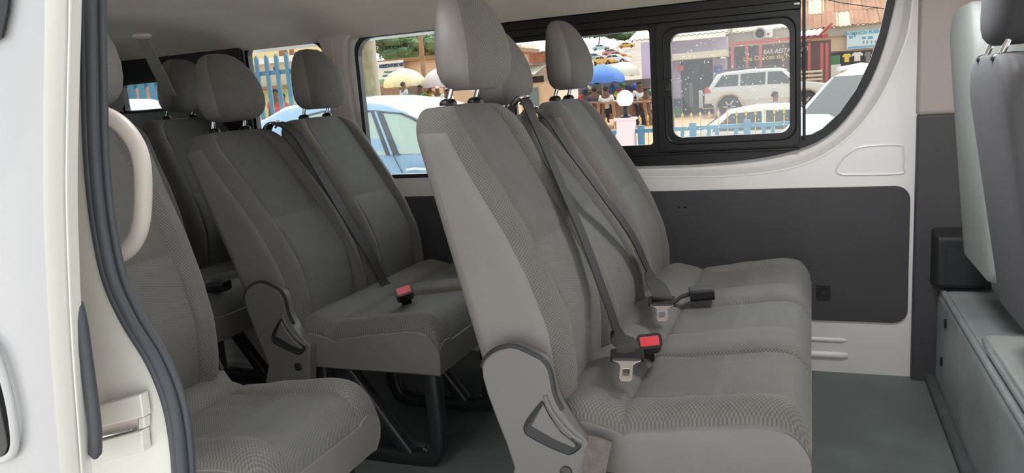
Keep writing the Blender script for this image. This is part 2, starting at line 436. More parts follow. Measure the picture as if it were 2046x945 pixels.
# grey pillar trims between the windows
pil = [(-1.885, .62), (-1.735, .62), (-1.755, .9), (-1.775, 1.2), (-1.76, 1.30), (-1.72, 1.345), (-1.93, 1.345), (-1.89, 1.30), (-1.872, 1.2), (-1.872, .9)]
tag(MB().prism(pil, (), WY - .035, WY - .001).build('trim_4', M_TRIM, bevel=.012, segs=3), 'pale pillar lining between the two rear side windows', kind='structure')
tag(MB().tube([(-1.80, WY - .036, .70), (-1.822, WY - .037, 1.0), (-1.83, WY - .036, 1.32)], .005, 8).build('trim_5', M_TRIM), 'raised seam down the pale pillar lining', kind='structure')
# dark rear corner between the rearmost side window and the tailgate
tag(MB().prism([(-3.2, .75), (-2.305, .75), (-2.305, 1.345), (-3.2, 1.345)], [rrect(_wa.x + .01, _wb.z + .01, -2.515, _wa.z - .01, .015)], WY - .03, WY - .001).build('trim_6', M_DKPL, bevel=.008), 'dark lining of the rear corner pillar', kind='structure')
# partition pillar beside the driver's seat
xl = at(1836, 100, Y=2.73).x
tag(MB().prism([(xl, .885), (xl + .30, .885), (xl + .26, 1.35), (xl, 1.35)], (), 2.73, 2.80).build('trim_7', mat('pillar_lining', (170, 159, 155), .6, bump=.08, bscale=300), bevel=.012, segs=3), 'pale upper lining of the pillar behind the driver', kind='structure')
xl2 = at(1829, 400, Y=2.74).x
tag(MB().prism([(xl2, -.02), (xl2 + .5, -.02), (xl2 + .36, .887), (xl2, .887)], (), 2.735, 2.80).build('trim_8', M_PANELBD, bevel=.008, segs=3), 'dark lower lining of the pillar behind the driver', kind='structure')
a_, b_ = at(1872, 475, Y=2.66), at(1950, 577, Y=2.66)
bx_ = empty('pillar_cubby', ((a_.x + b_.x) / 2 + .03, 2.735, b_.z), 0, 'dark moulded bulge low on the pillar with a flush lid', 'cubby')
hw_, hh_ = (b_.x - a_.x) / 2 + .03, a_.z - b_.z
P = [[(-hw_ - .006, 0, -.01), (hw_, 0, -.01), (hw_, 0, hh_ + .02), (-hw_ - .006, 0, hh_ + .02)], [(-hw_, -.075, 0), (hw_, -.075, 0), (hw_, -.075, hh_), (-hw_, -.075, hh_)]]
mb = MB().sheet(P, closej=True, flip=False); n4 = len(mb.v); mb.f.append((n4 - 4, n4 - 3, n4 - 2, n4 - 1)); mb.m.append(0); mb.uv.append(None)
mb.build('housing', M_DKPL, bx_, bevel=.012, segs=3)
MB().prism(rrect(-hw_ + .028, .012, hw_ - .01, hh_ - .03, .006), (), -.079, -.073).build('lid', M_DKPL, bx_, bevel=.002)
# driver's door side beyond the pillar
mb = MB().prism([(.75, -.02), (2.0, -.02), (2.0, .80), (.75, .80)], (), 2.76, 2.80)
mb.prism([(.55, .80), (.80, .80), (.66, 1.35), (.55, 1.35)], (), 2.76, 2.80)
mb.prism([(.55, 1.28), (2.0, 1.28), (2.0, 1.35), (.55, 1.35)], (), 2.76, 2.80)
tag(mb.build('wall_front', M_DKPL, smooth=False), 'dark driver door lining with its window opening', kind='structure')

mb = MB().prism([(-3.1, 0), (-1.98, 0), (-2.0, .14), (-2.12, .25), (-2.35, .275), (-3.1, .275)], (), 2.40, WY)
tag(mb.build('trim_13', M_WHITE, bevel=.03, segs=3), 'white rear wheel housing under the last row', kind='structure')
mb = MB().box((-3.1, 2.375, .005), (-1.95, 2.40, .022)).tube([(-2.9, 2.398, .05), (-2.0, 2.398, .05)], .008, 8)
tag(mb.build('trim_14', M_WHITE), 'white lip along the foot of the rear wheel housing', kind='structure')
# floor, ceiling, tailgate, near wall
tag(MB().box((-3.2, .86, -.03), (2.0, 2.79, 0)).build('floor', M_FLOOR, smooth=False), 'dark grey green vinyl floor of the van', kind='structure')
prof = [(.80, 1.24), (.86, 1.33), (1.0, 1.385), (1.3, 1.425), (1.7, 1.44), (2.2, 1.43), (2.5, 1.40), (2.66, 1.36), (2.735, 1.328), (2.77, 1.312)]
prof = [(p.x, p.y) for p in smoothpath([(a, b, 0) for a, b in prof], 4)]
mb = MB()
xs_ = [-3.15, -2.6, -2.0, -1.4, -.8, -.2, .4, 1.0, 2.0]
mb.sheet([[(x, y, z) for y, z in prof] for x in xs_], flip=True)
mb.sheet([[(x, y, z + .05) for y, z in prof] for x in xs_])
tag(mb.build('ceiling', M_HEAD), 'grey beige cloth headliner of the van roof', kind='structure')
mb = MB().sheet([[(x, y, z + .055) for y, z in [(.72, 1.20)] + prof + [(2.84, 1.25)]] for x in (-3.25, 2.05)])
tag(mb.build('wall_roof', M_WHITE), 'white outer roof skin', kind='structure')
mb = MB().sheet([[(x, y, z - .004) for y, z in prof] for x in (-3.2, -3.12)], flip=True); mb.sheet([[(x, y, z + .04) for y, z in prof] for x in (-3.2, -3.12)])
tag(mb.build('trim_10', M_DKPL), 'dark rear header lining behind the headliner', kind='structure')
# tailgate with rear glass
g_ = rrect(1.05, .985, 2.74, 1.135, .03)
tg = empty('window_5', (-3.17, 1.9, .985), 0, 'tailgate window above the back seats'); tg['kind'] = 'structure'
f4 = lambda x, y, z: (y, x - 1.9, z - .985)
MB().prism([(.86, .0), (2.80, .0), (2.80, 1.45), (.86, 1.45)], [g_], -.02, .02, fn=f4).build('tailgate_lining', M_DKPL, tg, smooth=False)
MB().prism(rrect(1.03, .965, 2.76, 1.155, .03), (), -.012, -.008, fn=f4).build('pane', M_GLASS, tg, smooth=False)
MB().box((.01, -.95, .175), (.10, .86, .245)).build('header_rail', M_DKPL, tg, bevel=.012)
tag(MB().prism([(-3.2, -.02), (-1.16, -.02), (-1.16, 1.36), (-3.2, 1.36)], [rrect(-3.1, .80, -2.28, 1.27, .06)], .80, .84).build('wall_near', M_TRIM, smooth=False), 'near side wall behind the sliding door', kind='structure')
mb = MB().box((.60, .82, -.35), (2.0, .86, 1.36))
tag(mb.build('wall_near_front', M_TRIM, smooth=False), 'near side front door lining', kind='structure')
w6 = empty('window_6', (-2.69, .82, .8), 0, 'near side rear window behind the slid open door'); w6['kind'] = 'structure'
MB().prism(rrect(-.43, -.01, .43, .48, .06), (), -.003, .003).build('pane', M_GLASS, w6, smooth=False)
tag(MB().box((-3.25, .80, -.36), (2.0, 2.84, -.03)).build('wall_underbody', M_DKPL, smooth=False), 'dark underbody of the van below the floor', kind='structure')
tag(MB().prism([(-3.25, -.3), (2.0, -.3), (2.0, .72), (-3.25, .72)], (), 2.80, 2.84).build('wall_outer', M_WHITE, smooth=False), 'white outer skin of the far side below the windows', kind='structure')

# ------------------------------------------------------------------ door jamb and opened sliding door (left foreground)
JY = .85
ws_px = [(181, -40), (182, 60), (184, 160), (187, 280), (194, 380), (206, 470), (226, 560), (262, 640), (312, 722), (343, 800), (358, 880), (366, 980)]
ws = smoothpath([at(*q, Y=JY) for q in ws_px], 5)
seal = empty('weatherstrip', (-1.05, JY, .4), 0, 'black rubber weatherstrip curving down the door opening', 'weatherstrip')
o0 = Vector((-1.05, JY, .4))
MB().tube([p - o0 for p in ws], .0100, 14).build('bulb', M_RUBBER, seal)
MB().tube([p - o0 + Vector((.009, .012, .002)) for p in ws], .0065, 12).build('lip', M_RUBBER, seal)
MB().tube([p - o0 + Vector((-.007, -.006, -.001)) for p in ws], .0065, 10).build('grip_strip', M_RUBBER, seal)
# jamb: sheet metal from the weatherstrip outward to the body side
jw = ws
rows = []
for t, dy, dx in ((-.06, .02, .01), (0, 0, 0), (.12, -.006, .002), (.3, -.010, 0), (.6, -.014, -.01), (.85, -.022, -.03), (1.0, -.05, -.05)):
    rows.append([(lerp(p.x, -1.22, max(t, 0)) + dx * .5, p.y + dy, p.z) for p in jw])
mb = MB().sheet(rows, flip=True)
tag(mb.build('trim_9', M_JAMB), 'pale painted door jamb between the sliding door and the weatherstrip', kind='structure')
# striker cover: two pale plates round a slot
a_ = at(190, 812, Y=JY - .02); 
st = empty('striker_cover', (at(238, 925, Y=.835).x, .835, at(238, 925, Y=.835).z), 0, 'pale striker cover of two plates and a slot on the door jamb', 'striker cover')
so = st.location
def quad_px(pts, Y0, Y1):
    return [Vector(at(px, py, Y=Y0)) - so for px, py in pts], [Vector(at(px, py, Y=Y1)) - so for px, py in pts]
def slab_px(pts, Y0, Y1, mi=0):
    A = [at(px, py, Y=Y0) - so for px, py in pts]; Bk = [p + Vector((0, Y1 - Y0, 0)) for p in A]; n = len(A)
    m = MB(); m.add(A + Bk, [tuple(range(n)), tuple(reversed(range(n, 2 * n)))] + [(i, i + n, (i + 1) % n + n, (i + 1) % n) for i in range(n)], mi); return m
slab_px([(188, 812), (279, 788), (286, 834), (188, 857)], 0.822, 0.839).build('upper_plate', M_JAMB, st, bevel=.002)
slab_px([(188, 884), (282, 860), (286, 903), (186, 928)], 0.822, 0.839).build('lower_plate', M_JAMB, st, bevel=.002)
slab_px([(188, 850), (274, 834), (276, 864), (188, 884)], 0.836, 0.842).build('slot_plate', M_TRIM, st, bevel=.001)
slab_px([(192, 874), (262, 857), (262, 861), (192, 879)], 0.824, 0.840).build('striker_bar', M_CHROME, st, bevel=.001)
slab_px([(276, 836), (287, 834), (288, 856), (276, 860)], 0.826, 0.840).build('slot_end', M_JAMB, st, bevel=.002)
# sliding door slid back: outer skin, front edge, rubber, handle
DY = .70
dr = empty('door_1', (-1.05, DY, -.2), 0, 'white sliding door slid open at the left edge'); dr['kind'] = 'structure'
do = dr.location
edge = [at(*q, Y=DY) for q in [(96, -60), (95, 60), (92, 250), (92, 400), (98, 560), (106, 700), (117, 840), (130, 1000)]]
edge = smoothpath(edge, 5)
def lean(p): return 0.0
skin = []
for k, dx in enumerate((0, -.02, -.06, -.2, -.5, -1.2)):
    skin.append([(p.x + dx - do.x, p.y - (.004, .012, .016, .02, .022, .02)[k] * 1.0 - do.y, p.z - do.z) for p in edge])
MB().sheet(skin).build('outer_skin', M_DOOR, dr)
flange = []
for dx, dy in ((0, -.004), (.003, .003), (.004, .014), (.003, .034), (-.001, .048), (-.03, .054)):
    flange.append([(p.x + dx - do.x, p.y + dy - do.y, p.z - do.z) for p in edge])
MB().sheet(flange, flip=True).build('front_edge', M_JAMB, dr)
MB().tube([(p.x + .008 - do.x, p.y + .024 - do.y, p.z - do.z) for p in edge], .0018, 6).build('edge_bead', M_JAMB, dr)
rb = [at(*q, Y=DY + .047) for q in [(149, 600), (160, 640), (172, 720), (183, 800), (190, 860), (190, 915)]]
MB().tube([p - do for p in smoothpath(rb, 4)], [.004] + [.0095] * 19 + [.004], 10).build('rubber_buffer', M_RUBBER, dr)
# inner lining of the door
MB().sheet([[(p.x - .035 - do.x, p.y + .054 - do.y, p.z - do.z) for p in edge], [(p.x - 1.2 - do.x, p.y + .054 - do.y, p.z - do.z) for p in edge]], flip=True).build('inner_skin', M_TRIM, dr)
# exterior handle in its pale recess
ha = at(8, 790, Y=DY - .02)
hn = MB(); hp = [(-.09, 0, .105), (-.03, -.004, .10), (.008, -.006, .07), (.018, -.006, .02), (.018, -.006, -.035), (.004, -.004, -.08), (-.03, -.003, -.10), (-.09, 0, -.105)]
hc = ha - do
hn.tube([hc + Vector(p) for p in smoothpath(hp, 4)], .006, 10)
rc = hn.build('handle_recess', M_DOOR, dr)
MB().prism(rrect(hc.x - .16, hc.z - .095, hc.x - .004, hc.z + .085, .03), (), hc.y - .006, hc.y + .03).build('handle_grip', M_BLACK, dr, bevel=.01, segs=3)
# window glass of the sliding door at the far top left corner
tr_ = [at(*q, Y=DY - .024) for q in [(-60, -60), (22, -60), (14, 20), (2, 75), (-60, 110)]]
MB().add([p - do for p in tr_] + [p - do + Vector((0, .004, 0)) for p in tr_], [(0, 1, 2, 3, 4), (9, 8, 7, 6, 5)] + [(i, i + 5, (i + 1) % 5 + 5, (i + 1) % 5) for i in range(5)]).build('door_glass', M_BLACK, dr, smooth=False)
# grab handle
gh = empty('grab_handle', tuple(at(235, 520, Y=.95)), 0, 'pale curved grab handle beside the door opening', 'grab handle')
go = gh.location
hpts = [at(px, py, Y=y) - go for px, py, y in [(192, 228, .96), (215, 232, .965), (245, 252, .97), (270, 285, .975), (284, 330, .975), (286, 400, .975), (280, 455, .972), (262, 492, .968), (238, 510, .965), (205, 520, .96)]]
MB().tube(smoothpath(hpts, 6), .0145, 16).build('grip', M_HANDLE, gh)
MB().ball(hpts[0], (.02, .012, .024)).build('end_boss', M_HANDLE, gh); MB().ball(hpts[-1], (.02, .012, .024)).build('end_boss', M_HANDLE, gh)
# ------------------------------------------------------------------ seats (local frame: x forward, 0 at the cushion's front; y away from the door; z up)
XF = [(.36, -.455), (.44, -.442), (.50, -.440), (.58, -.450), (.68, -.484), (.77, -.525), (.86, -.576), (.95, -.628), (1.035, -.672)]
def xb_(z): return -.636 - .23 * (z - .516)
def backrest_mb(yc, hw, xf=XF, xb=xb_, z0=.37, zt=1.024, seam=.735, pan=.125, bol=.020, rtop=.075):
    mb = MB(); P = []; UV = []
    fxs = lambda z: interp(z, xf) if not callable(xf) else xf(z)
    zs = [z0, z0 + .012] + [lerp(z0 + .03, seam - .012, k / 14) for k in range(15)] + [seam - .004, seam, seam + .004, seam + .012] + [lerp(seam + .03, zt - rtop, k / 11) for k in range(12)]
    fade = [(z, 0.0) for z in zs] + [(zt - rtop + rtop * math.sin(a), 1 - math.cos(a)) for a in [math.pi / 2 * k / 9 for k in range(1, 10)]]
    fr = [-1, -.97, -.93, -.88, -.80, -.72]; ps = pan / hw
    ys_in = [-ps - .07, -ps - .035, -ps, -ps + .035, -ps + .08] + [lerp(-ps + .15, ps - .15, k / 7) for k in range(8)] + [ps - .08, ps - .035, ps, ps + .035, ps + .07]
    zl = None; arc = 0
    for (z, q) in fade:
        xF, xB = fxs(z), xb(z)
        w = hw - rtop * .95 * q; xF2 = xF - .028 * q; xB2 = xB + .018 * q
        if z < z0 + .005: w -= .012; xF2 -= .01
        T = xF2 - xB2; rf = min(.055, .42 * T); rb = min(.028, .25 * T)
        if zl is not None: arc += math.hypot(z - zl[0], (xF2 - zl[1]))
        zl = (z, xF2)
        row = []; uvr = []; u = 0; last = None
        def put(x, y):
            nonlocal u, last
            if last is not None: u += math.hypot(x - last[0], y - last[1])
            last = (x, y); row.append((x, yc + y, z)); uvr.append((u, arc))
        for k in range(5): put(lerp(xB2 + rb, xF2 - rf, k / 5), -w)                       # near side   0-4
        for k in range(8):                                                                 # near corner 5-12
            a = math.pi / 2 * k / 7; put(xF2 - rf + rf * math.sin(a), -w + rf - rf * math.cos(a))
        belly = .010 * math.exp(-((z - .60) / .10) ** 2)
        for s in ys_in:                                                                    # front 13-30
            y = s * w; ay = abs(s)
            d = bol * (1 - smooth01((ay - ps + .03) / .16)) * (1 - q)
            g = .006 * math.exp(-((ay - ps) / .022) ** 2) * (1 - q)
            gz = (.0032 * math.exp(-((z - seam) / .006) ** 2) if ay < ps else 0)
            put(xF2 - d - g - gz + (belly if ay < ps else belly * .6), y)
        for k in range(8):
            a = math.pi / 2 * (1 - k / 7); put(xF2 - rf + rf * math.sin(a), w - rf + rf * math.cos(a))
        for k in range(1, 5): put(lerp(xF2 - rf, xB2 + rb, k / 5), w)
        for k in range(5):
            a = math.pi / 2 * k / 4; put(xB2 + rb - rb * math.sin(a), w - rb + rb * math.cos(a))
        for k in range(1, 6): put(xB2, lerp(w - rb, -w + rb, k / 6))
        for k in range(5):
            a = math.pi / 2 * (1 - k / 4); put(xB2 + rb - rb * math.sin(a), -w + rb - rb * math.cos(a))
        P.append(row); UV.append(uvr + [(u, arc)])
    nz = len(zs)
    i_seam = zs.index(seam); n_in = len(ys_in); f0 = 13
    def mi(i, j):
        top = i >= nz + 1
        if 7 <= j < 13 or 30 <= j <= 35: return 0
        if 13 <= j < 30:
            s = (ys_in[j - 13] + ys_in[min(j - 12, n_in - 1)]) / 2
            if abs(s) < ps: return 1 if i >= i_seam else 2
            return 0
        return 0 if top else 3
    mb.sheet(P, mi, UV, closej=True)
    o = len(mb.v) - len(P[0]); k = len(P[0])
    c = Vector((0, 0, 0))
    for p in P[-1]: c += Vector(p)
    c /= k
    mb.v.append((c.x, c.y, c.z + .004)); ci = len(mb.v) - 1
    for j in range(k):
        mb.f.append((o + j, o + (j + 1) % k, ci)); mb.m.append(0); mb.uv.append([UV[-1][j], UV[-1][j + 1], (UV[-1][j][0], UV[-1][j][1] + .05)])
    mb.f.append(tuple(reversed(range(k)))); mb.m.append(3); mb.uv.append(None)
    return mb
SEATM = [M_COARSE, M_FINE, M_PANEL, M_VINYL]
def headrest_mb(yc, x0=-.687, z0=1.056, h=.214, hw=.124, dp=.061, tilt=-.10, deg=0):
    prof = [(0, .60, .55), (.03, .76, .72), (.09, .90, .88), (.18, .98, .97), (.30, 1, 1), (.45, .985, .97), (.60, .93, .88), (.74, .83, .76), (.86, .69, .62), (.94, .54, .47), (.985, .36, .30), (1, .15, .12)]
    P = []; UV = []; n = 40
    for t, w, d in prof:
        z = z0 + h * t; xc = x0 + tilt * h * (t - .3) + .012 * math.sin(math.pi * t)
        row = []; uvr = []; u = 0
        for k in range(n):
            a = 2 * math.pi * k / n; c_, s_ = math.cos(a), math.sin(a); e = .72
            x = dp * d * math.copysign(abs(c_) ** e, c_); y = hw * w * math.copysign(abs(s_) ** e, s_)
            row.append((xc + x, yc + y, z)); uvr.append((k * .0157, z))
        P.append(row); UV.append(uvr + [(n * .0157, z)])
    mb = MB()
    def mi(i, j):
        a = (j + .5) * 360 / n
        return 1 if (62 < a < 118) or (242 < a < 298) else 0
    mb.sheet(P, mi, UV, closej=True)
    mb.recline(deg)
    mb.f.append(tuple(reversed(range(n)))); mb.m.append(1); mb.uv.append(None)
    o = len(mb.v) - n; mb.f.append(tuple(range(o, o + n))); mb.m.append(0); mb.uv.append(None)
    return mb
def add_headrest(parent, yc, **k):
    x0 = k.get('x0', -.687); z0 = k.get('z0', 1.056); deg = k.get('deg', 0)
    h = headrest_mb(yc, **k).build('headrest', [M_COARSE, M_VINYL], parent)
    for s in (-.072, .072):
        MB().tube([(x0 - .032, yc + s, z0 - .03), (x0 - .012, yc + s, z0 + .02)], .006, 12).recline(deg).build('post', M_CHROME, h)
        MB().lathe([(.019, 0), (.019, .006), (.014, .012), (.008, .014)], (x0 - .028, yc + s, z0 - .030), 16).recline(deg).build('post_sleeve', M_BLACK, h)
    return h
def cushion_mb(y0, y1, seats, depth=.50, zb=.285, roll=True, pan=.125):
    """one bench cushion: seats = list of seat centre y"""
    W = y1 - y0; r = .045
    def axis(n, L, rr):
        e = [rr * (1 - math.cos(math.pi / 2 * k / 6)) for k in range(7)]
        return e + [lerp(rr, L - rr, k / n) for k in range(1, n)] + [L - v for v in reversed(e)]
    ysd = sorted(set([round(v, 4) for v in axis(int(W / .028), W, r)] + [round(c - y0 + s * pan + d, 4) for c in seats for s in (-1, 1) for d in (-.005, 0, .005)]))
    xsd = sorted(set([round(-v, 4) for v in axis(22, depth, .055)] + [-.337 + d for d in (-.006, 0, .006)]))
    def zt(x, y):
        base = interp(x, [(-.50, .425), (-.42, .445), (-.345, .428), (-.335, .424), (-.25, .424), (-.16, .434), (-.08, .446), (-.03, .445), (0, .435)])
        dmin = min(abs(y - c) for c in seats)
        if x > -.34:
            b = smooth01((dmin - pan + .02) / .05) * interp(x, [(-.34, .004), (-.22, .02), (-.1, .02), (0, .012)])
            base += b - .005 * math.exp(-((dmin - pan) / .0045) ** 2)
        base -= .008 * math.exp(-((x + .337) / .006) ** 2)
        return base
    def drop(e, rr): return 0 if e >= rr else rr - math.sqrt(max(0, rr * rr - (rr - e) ** 2))
    P = []; UV = []
    for x in xsd:
        row = []; uvr = []
        for y in ysd:
            z = zt(x, y + y0) - drop(min(y, W - y), r) * .9 - drop(-x, .055) * 1.0
            row.append((x, y0 + y, z)); uvr.append((x, y))
        P.append(row); UV.append(uvr)
    mb = MB()
    def mi(i, j):
        x = (xsd[i] + xsd[i + 1]) / 2; y = y0 + (ysd[j] + ysd[j + 1]) / 2
        if x < -.337: return 0
        if min(abs(y - c) for c in seats) < pan: return 1 if x < -.185 else 2
        return 0
    mb.sheet(P, mi, UV, flip=True)
    # skirt
    nx, ny = len(xsd), len(ysd)
    ring = [P[i][0] for i in range(nx)] + [P[nx - 1][j] for j in range(1, ny)] + [P[i][ny - 1] for i in range(nx - 2, -1, -1)] + [P[0][j] for j in range(ny - 2, 0, -1)]
    cx, cy = -depth / 2, (y0 + y1) / 2
    R = [ring]
    for t, ins in ((.03, .0015), (.06, -.002), (.5, .0), (.93, .008), (1, .022)):
        row = []
        for p in ring:
            x = p[0] + (ins if p[0] < cx else -ins) * (1 if abs(p[0] - cx) > depth / 2 - .06 else 0); y = p[1] + (ins if p[1] < cy else -ins) * (1 if abs(p[1] - cy) > W / 2 - .05 else 0)
            row.append((x, y, lerp(p[2], zb, t)))
        R.append(row)
    mb.sheet(R, 3, closej=True, flip=True)
    o = len(mb.v) - len(ring); mb.f.append(tuple(range(o, o + len(ring)))); mb.m.append(3); mb.uv.append(None)
    return mb

# recliner cover outline traced on the near end of the front bench, kept in bench coordinates
_cv = [(88, 190), (100, 150), (128, 112), (165, 82), (210, 60), (280, 45), (350, 56), (440, 98), (505, 132), (540, 170), (562, 215), (578, 290), (592, 370), (615, 430), (650, 495), (695, 560), (760, 640), (835, 708), (846, 740), (838, 800)]
BN_Y0 = 1.345
def cvp(cx_, cy_, Y=BN_Y0 - .03): p = at(940 + cx_ / 3.567, 680 + cy_ / 3.567, Y=Y); return (p.x, p.z)
COVER = [cvp(*q) for q in _cv] + [(-.418, .24), (-.43, .17), (-.47, .14), (-.555, .14), (-.590, .20)] + [cvp(*q) for q in [(320, 900), (262, 725), (190, 545), (128, 375), (95, 260)]]
_pk = [(525, 430), (560, 500), (640, 630), (720, 700), (780, 728), (770, 760), (720, 790), (680, 785), (560, 735), (440, 672), (402, 640), (405, 590), (450, 520)]
POCKET = [cvp(*q) for q in _pk]
_lv = [(527, 440), (575, 530), (655, 645), (745, 715), (765, 735), (745, 752), (620, 700), (440, 596)]
LEVER = [cvp(*q) for q in _lv]
_rg = [(540, 385), (565, 455), (610, 530), (680, 615), (750, 680), (800, 712)]
RIDGE = [cvp(*q) for q in _rg]
def add_cover(parent, y, side=-1, d=.034):
    """plastic recliner cover on a bench end; side -1 faces the door"""
    f = (lambda x, yy, z: (x, y + side * yy, z))
    def flipif(mb):
        if side < 0: mb.f = [tuple(reversed(t)) for t in mb.f]
        return mb
    c = flipif(MB().prism(COVER, (), -.004, d, fn=f)).build('recliner_cover', M_SHELL, parent, bevel=.0045, segs=3)
    flipif(MB().prism(POCKET, (), d - .002, d + .0012, fn=f)).build('pocket', M_DKPL, c)
    flipif(MB().prism(LEVER, (), d, d + .005, fn=f)).build('recline_lever', M_SHELL, c, bevel=.003)
    MB().tube(smoothpath([(a, y + side * (d + .001), b) for a, b in RIDGE], 4), .0045, 8).build('ridge', M_SHELL, c)
    rim = [(a, y + side * (d - .002), b) for a, b in POCKET[3:]] + [(POCKET[0][0], y + side * (d - .002), POCKET[0][1])]
    MB().tube(smoothpath(rim, 4), .005, 8).build('pocket_rim', M_DKPL, c)
    top = [(a, y + side * (d - .007), b) for a, b in COVER[:15]]
    MB().tube(smoothpath(top, 3), .0065, 8).build('cover_rim', M_DKPL, c)
    bp = cvp(690, 925)
    MB().lathe([(.012, 0), (.012, .004), (.008, .006)], (bp[0], y + side * d, bp[1]), 14, 0, 'y').build('bolt', M_STEEL, c)
    return c
def add_legs(parent, ys):
    for y in ys:
        fr = [(-.055, y, .30), (-.052, y, .10), (-.056, y, .055), (-.075, y, .025), (-.11, y, .017), (-.36, y, .017), (-.40, y, .03), (-.42, y, .07), (-.425, y, .30)]
        MB().tube(fr, .023, 8, square=True).build('leg_frame', M_STEEL, parent, angle=60)
        MB().tube([(-.345, y + .0, .29), (-.15, y + .0, .026)], .020, 8, square=True).build('strut', M_STEEL, parent, angle=60)
        for x in (-.10, -.335):
            b = MB(); b.lathe([(.016, 0), (.016, .003), (.010, .003), (.010, .013), (.006, .016)], (x, y, .034), 6); b.build('floor_bolt', M_CHROME, parent, smooth=False)
def ribbon(path, nrm, width, th=.0016):
    """strap of given width along path; nrm = list of outward normals"""
    mb = MB(); P = []
    n = len(path)
    for i in range(n):
        t = (path[min(i + 1, n - 1)] - path[max(i - 1, 0)]).normalized(); nn = nrm[i].normalized(); s = t.cross(nn).normalized()
        p = path[i]
        P.append([p + s * width / 2 + nn * th, p - s * width / 2 + nn * th, p - s * width / 2 - nn * th, p + s * width / 2 - nn * th])
    return mb.sheet(P, closej=True)
def on_back(px, py, off, x0=0.0):
    """point where the sight line meets a surface lying off in front of the backrests of a bench whose front is at x0"""
    X = x0 - .5
    for _ in range(30):
        p = at(px, py, X=X); X = lerp(X, x0 + interp(p.z, XF) + off, .6)
    return at(px, py, X=X)
def add_belt(parent, guide, pts, end, yaw=-80, pitch=28):
    """belt from its shoulder guide down the front of the backrests to the latch plate lying on the cushion"""
    g = Vector(guide); e = Vector(end); o = parent.location
    R = Matrix.Rotation(math.radians(yaw), 3, 'Z') @ Matrix.Rotation(math.radians(pitch), 3, 'Y')
    path = [g + Vector((-.05, 0, -.06)), g + Vector((-.028, 0, -.012)), g + Vector((0, 0, 0))] + [Vector(p) - o for p in pts] + [e + R @ Vector((-.022, 0, .003)), e + R @ Vector((.004, 0, .003))]
    path = smoothpath(path, 5); n = len(path); nr = []
    for i in range(n):
        t = (path[min(i + 1, n - 1)] - path[max(i - 1, 0)]).normalized(); f = i / (n - 1)
        w = Vector((0, 1, 0)).lerp(R @ Vector((0, 1, 0)), smooth01((f - .75) / .25)) if f > .75 else Vector((0, 1, 0))
        nn = t.cross(w)
        nr.append(nn if nn.x + .5 * nn.z > 0 else -nn)
    b = ribbon(path, nr, .047).build('seat_belt', M_WEB, parent)
    f = lambda dy: (lambda x, y, z: tuple(e + R @ Vector((z, x, y + dy))))
    MB().prism(rrect(-.034, -.011, .034, .013, .006), (), -.006, .008, fn=f(.0)).build('tongue_sleeve', M_BLACK, b, bevel=.002)
    ton = [(-.030, .010), (.030, .010), (.029, .016), (.018, .021), (.0135, .028), (.0135, .060), (.009, .066), (-.009, .066), (-.0135, .060), (-.0135, .028), (-.018, .021), (-.029, .016)]
    MB().prism(ton, [rrect(-.0068, .036, .0068, .053, .002)], 0, .003, fn=f(.0)).build('tongue', M_CHROME, b, bevel=.0007)
    return b
def add_guide(parent, c):
    g = MB(); x, gy, z = c
    g.tube(smoothpath([(x - .02, gy - .028, z - .015), (x - .006, gy - .028, z), (x + .006, gy - .024, z + .004), (x + .010, gy, z + .006), (x + .006, gy + .024, z + .004), (x - .006, gy + .028, z), (x - .02, gy + .028, z - .015)], 4), .0038, 8)
    g.build('belt_guide', M_CHROME, parent)
def add_buckle(parent, c, R, red=True):
    """buckle head with its push button, on a short strap stalk"""
    c = Vector(c)
    fn = lambda x, y, z: tuple(c + R @ Vector((x, y, z)))
    b = MB().prism(rrect(-.027, -.0165, .027, .0165, .009), (), -.035, .03, fn=fn).build('buckle', M_BLACK, parent, bevel=.004, segs=3)
    if red: MB().prism(rrect(-.0205, -.0105, .0205, .0105, .003), (), -.0365, -.033, fn=fn).build('release_button', M_RED, b, bevel=.001)
    st = [c + R @ Vector((0, .03, 0)), c + R @ Vector((0, .055, -.006)), c + R @ Vector((0, .085, -.03))]
    nr = [R @ Vector((0, 0, 1))] * 3
    ribbon(st, nr, .03, .002).build('stalk', M_WEB, b)
    return b
# ------------------------------------------------------------------ front bench: three seats
PITCH = .41
def bench(name, n, loc, label, group, cover=True):
    t = empty(name, loc, 0, label, 'bench seat', group)
    return t
B1 = (0, BN_Y0, 0)
fb = empty('bench_seat', B1, 0, 'grey three-place bench seat nearest the front of the van', 'bench seat', 'bench seats in the van')
SW = PITCH
cen = [SW * (k + .5) for k in range(3)]
cushion_mb(.0, 3 * SW, cen).build('seat_cushion', SEATM, fb)
for k, yc in enumerate(cen):
    dg = (0, 8.2, 2.6)[k]
    backrest_mb(yc, SW / 2 - .004).recline(dg).build('backrest', SEATM, fb)
    add_headrest(fb, yc, deg=dg)
add_cover(fb, -.002)
add_legs(fb, (.06, .46, 1.0))
g1 = at(1046, 197, X=-.675) - Vector(B1); g2 = at(1063, 219, X=-.765) - Vector(B1)
add_guide(fb, g1); add_guide(fb, g2)
add_belt(fb, g1, [on_back(*q) for q in ((1066, 240, .012), (1108, 338, .012), (1164, 470, .016), (1212, 600, .03))] + [at(1236, 668, X=-.40)], at(1253, 710, X=-.352) - Vector(B1), -82, 33)
add_belt(fb, g2, [on_back(*q) for q in ((1095, 236, -.035), (1140, 303, -.01), (1196, 378, .008), (1262, 470, .01))] + [at(1300, 550, X=-.425)], at(1322, 602, X=-.352) - Vector(B1), -80, 36)
BK1 = Matrix.Rotation(math.radians(16), 3, 'Z') @ Matrix.Rotation(math.radians(-30), 3, 'X') @ Matrix.Rotation(math.radians(-4), 3, 'Y')
BK2 = Matrix.Rotation(math.radians(103), 3, 'Z') @ Matrix.Rotation(math.radians(-3), 3, 'X')
add_buckle(fb, at(1296, 688, Z=.478) - Vector(B1), BK1)
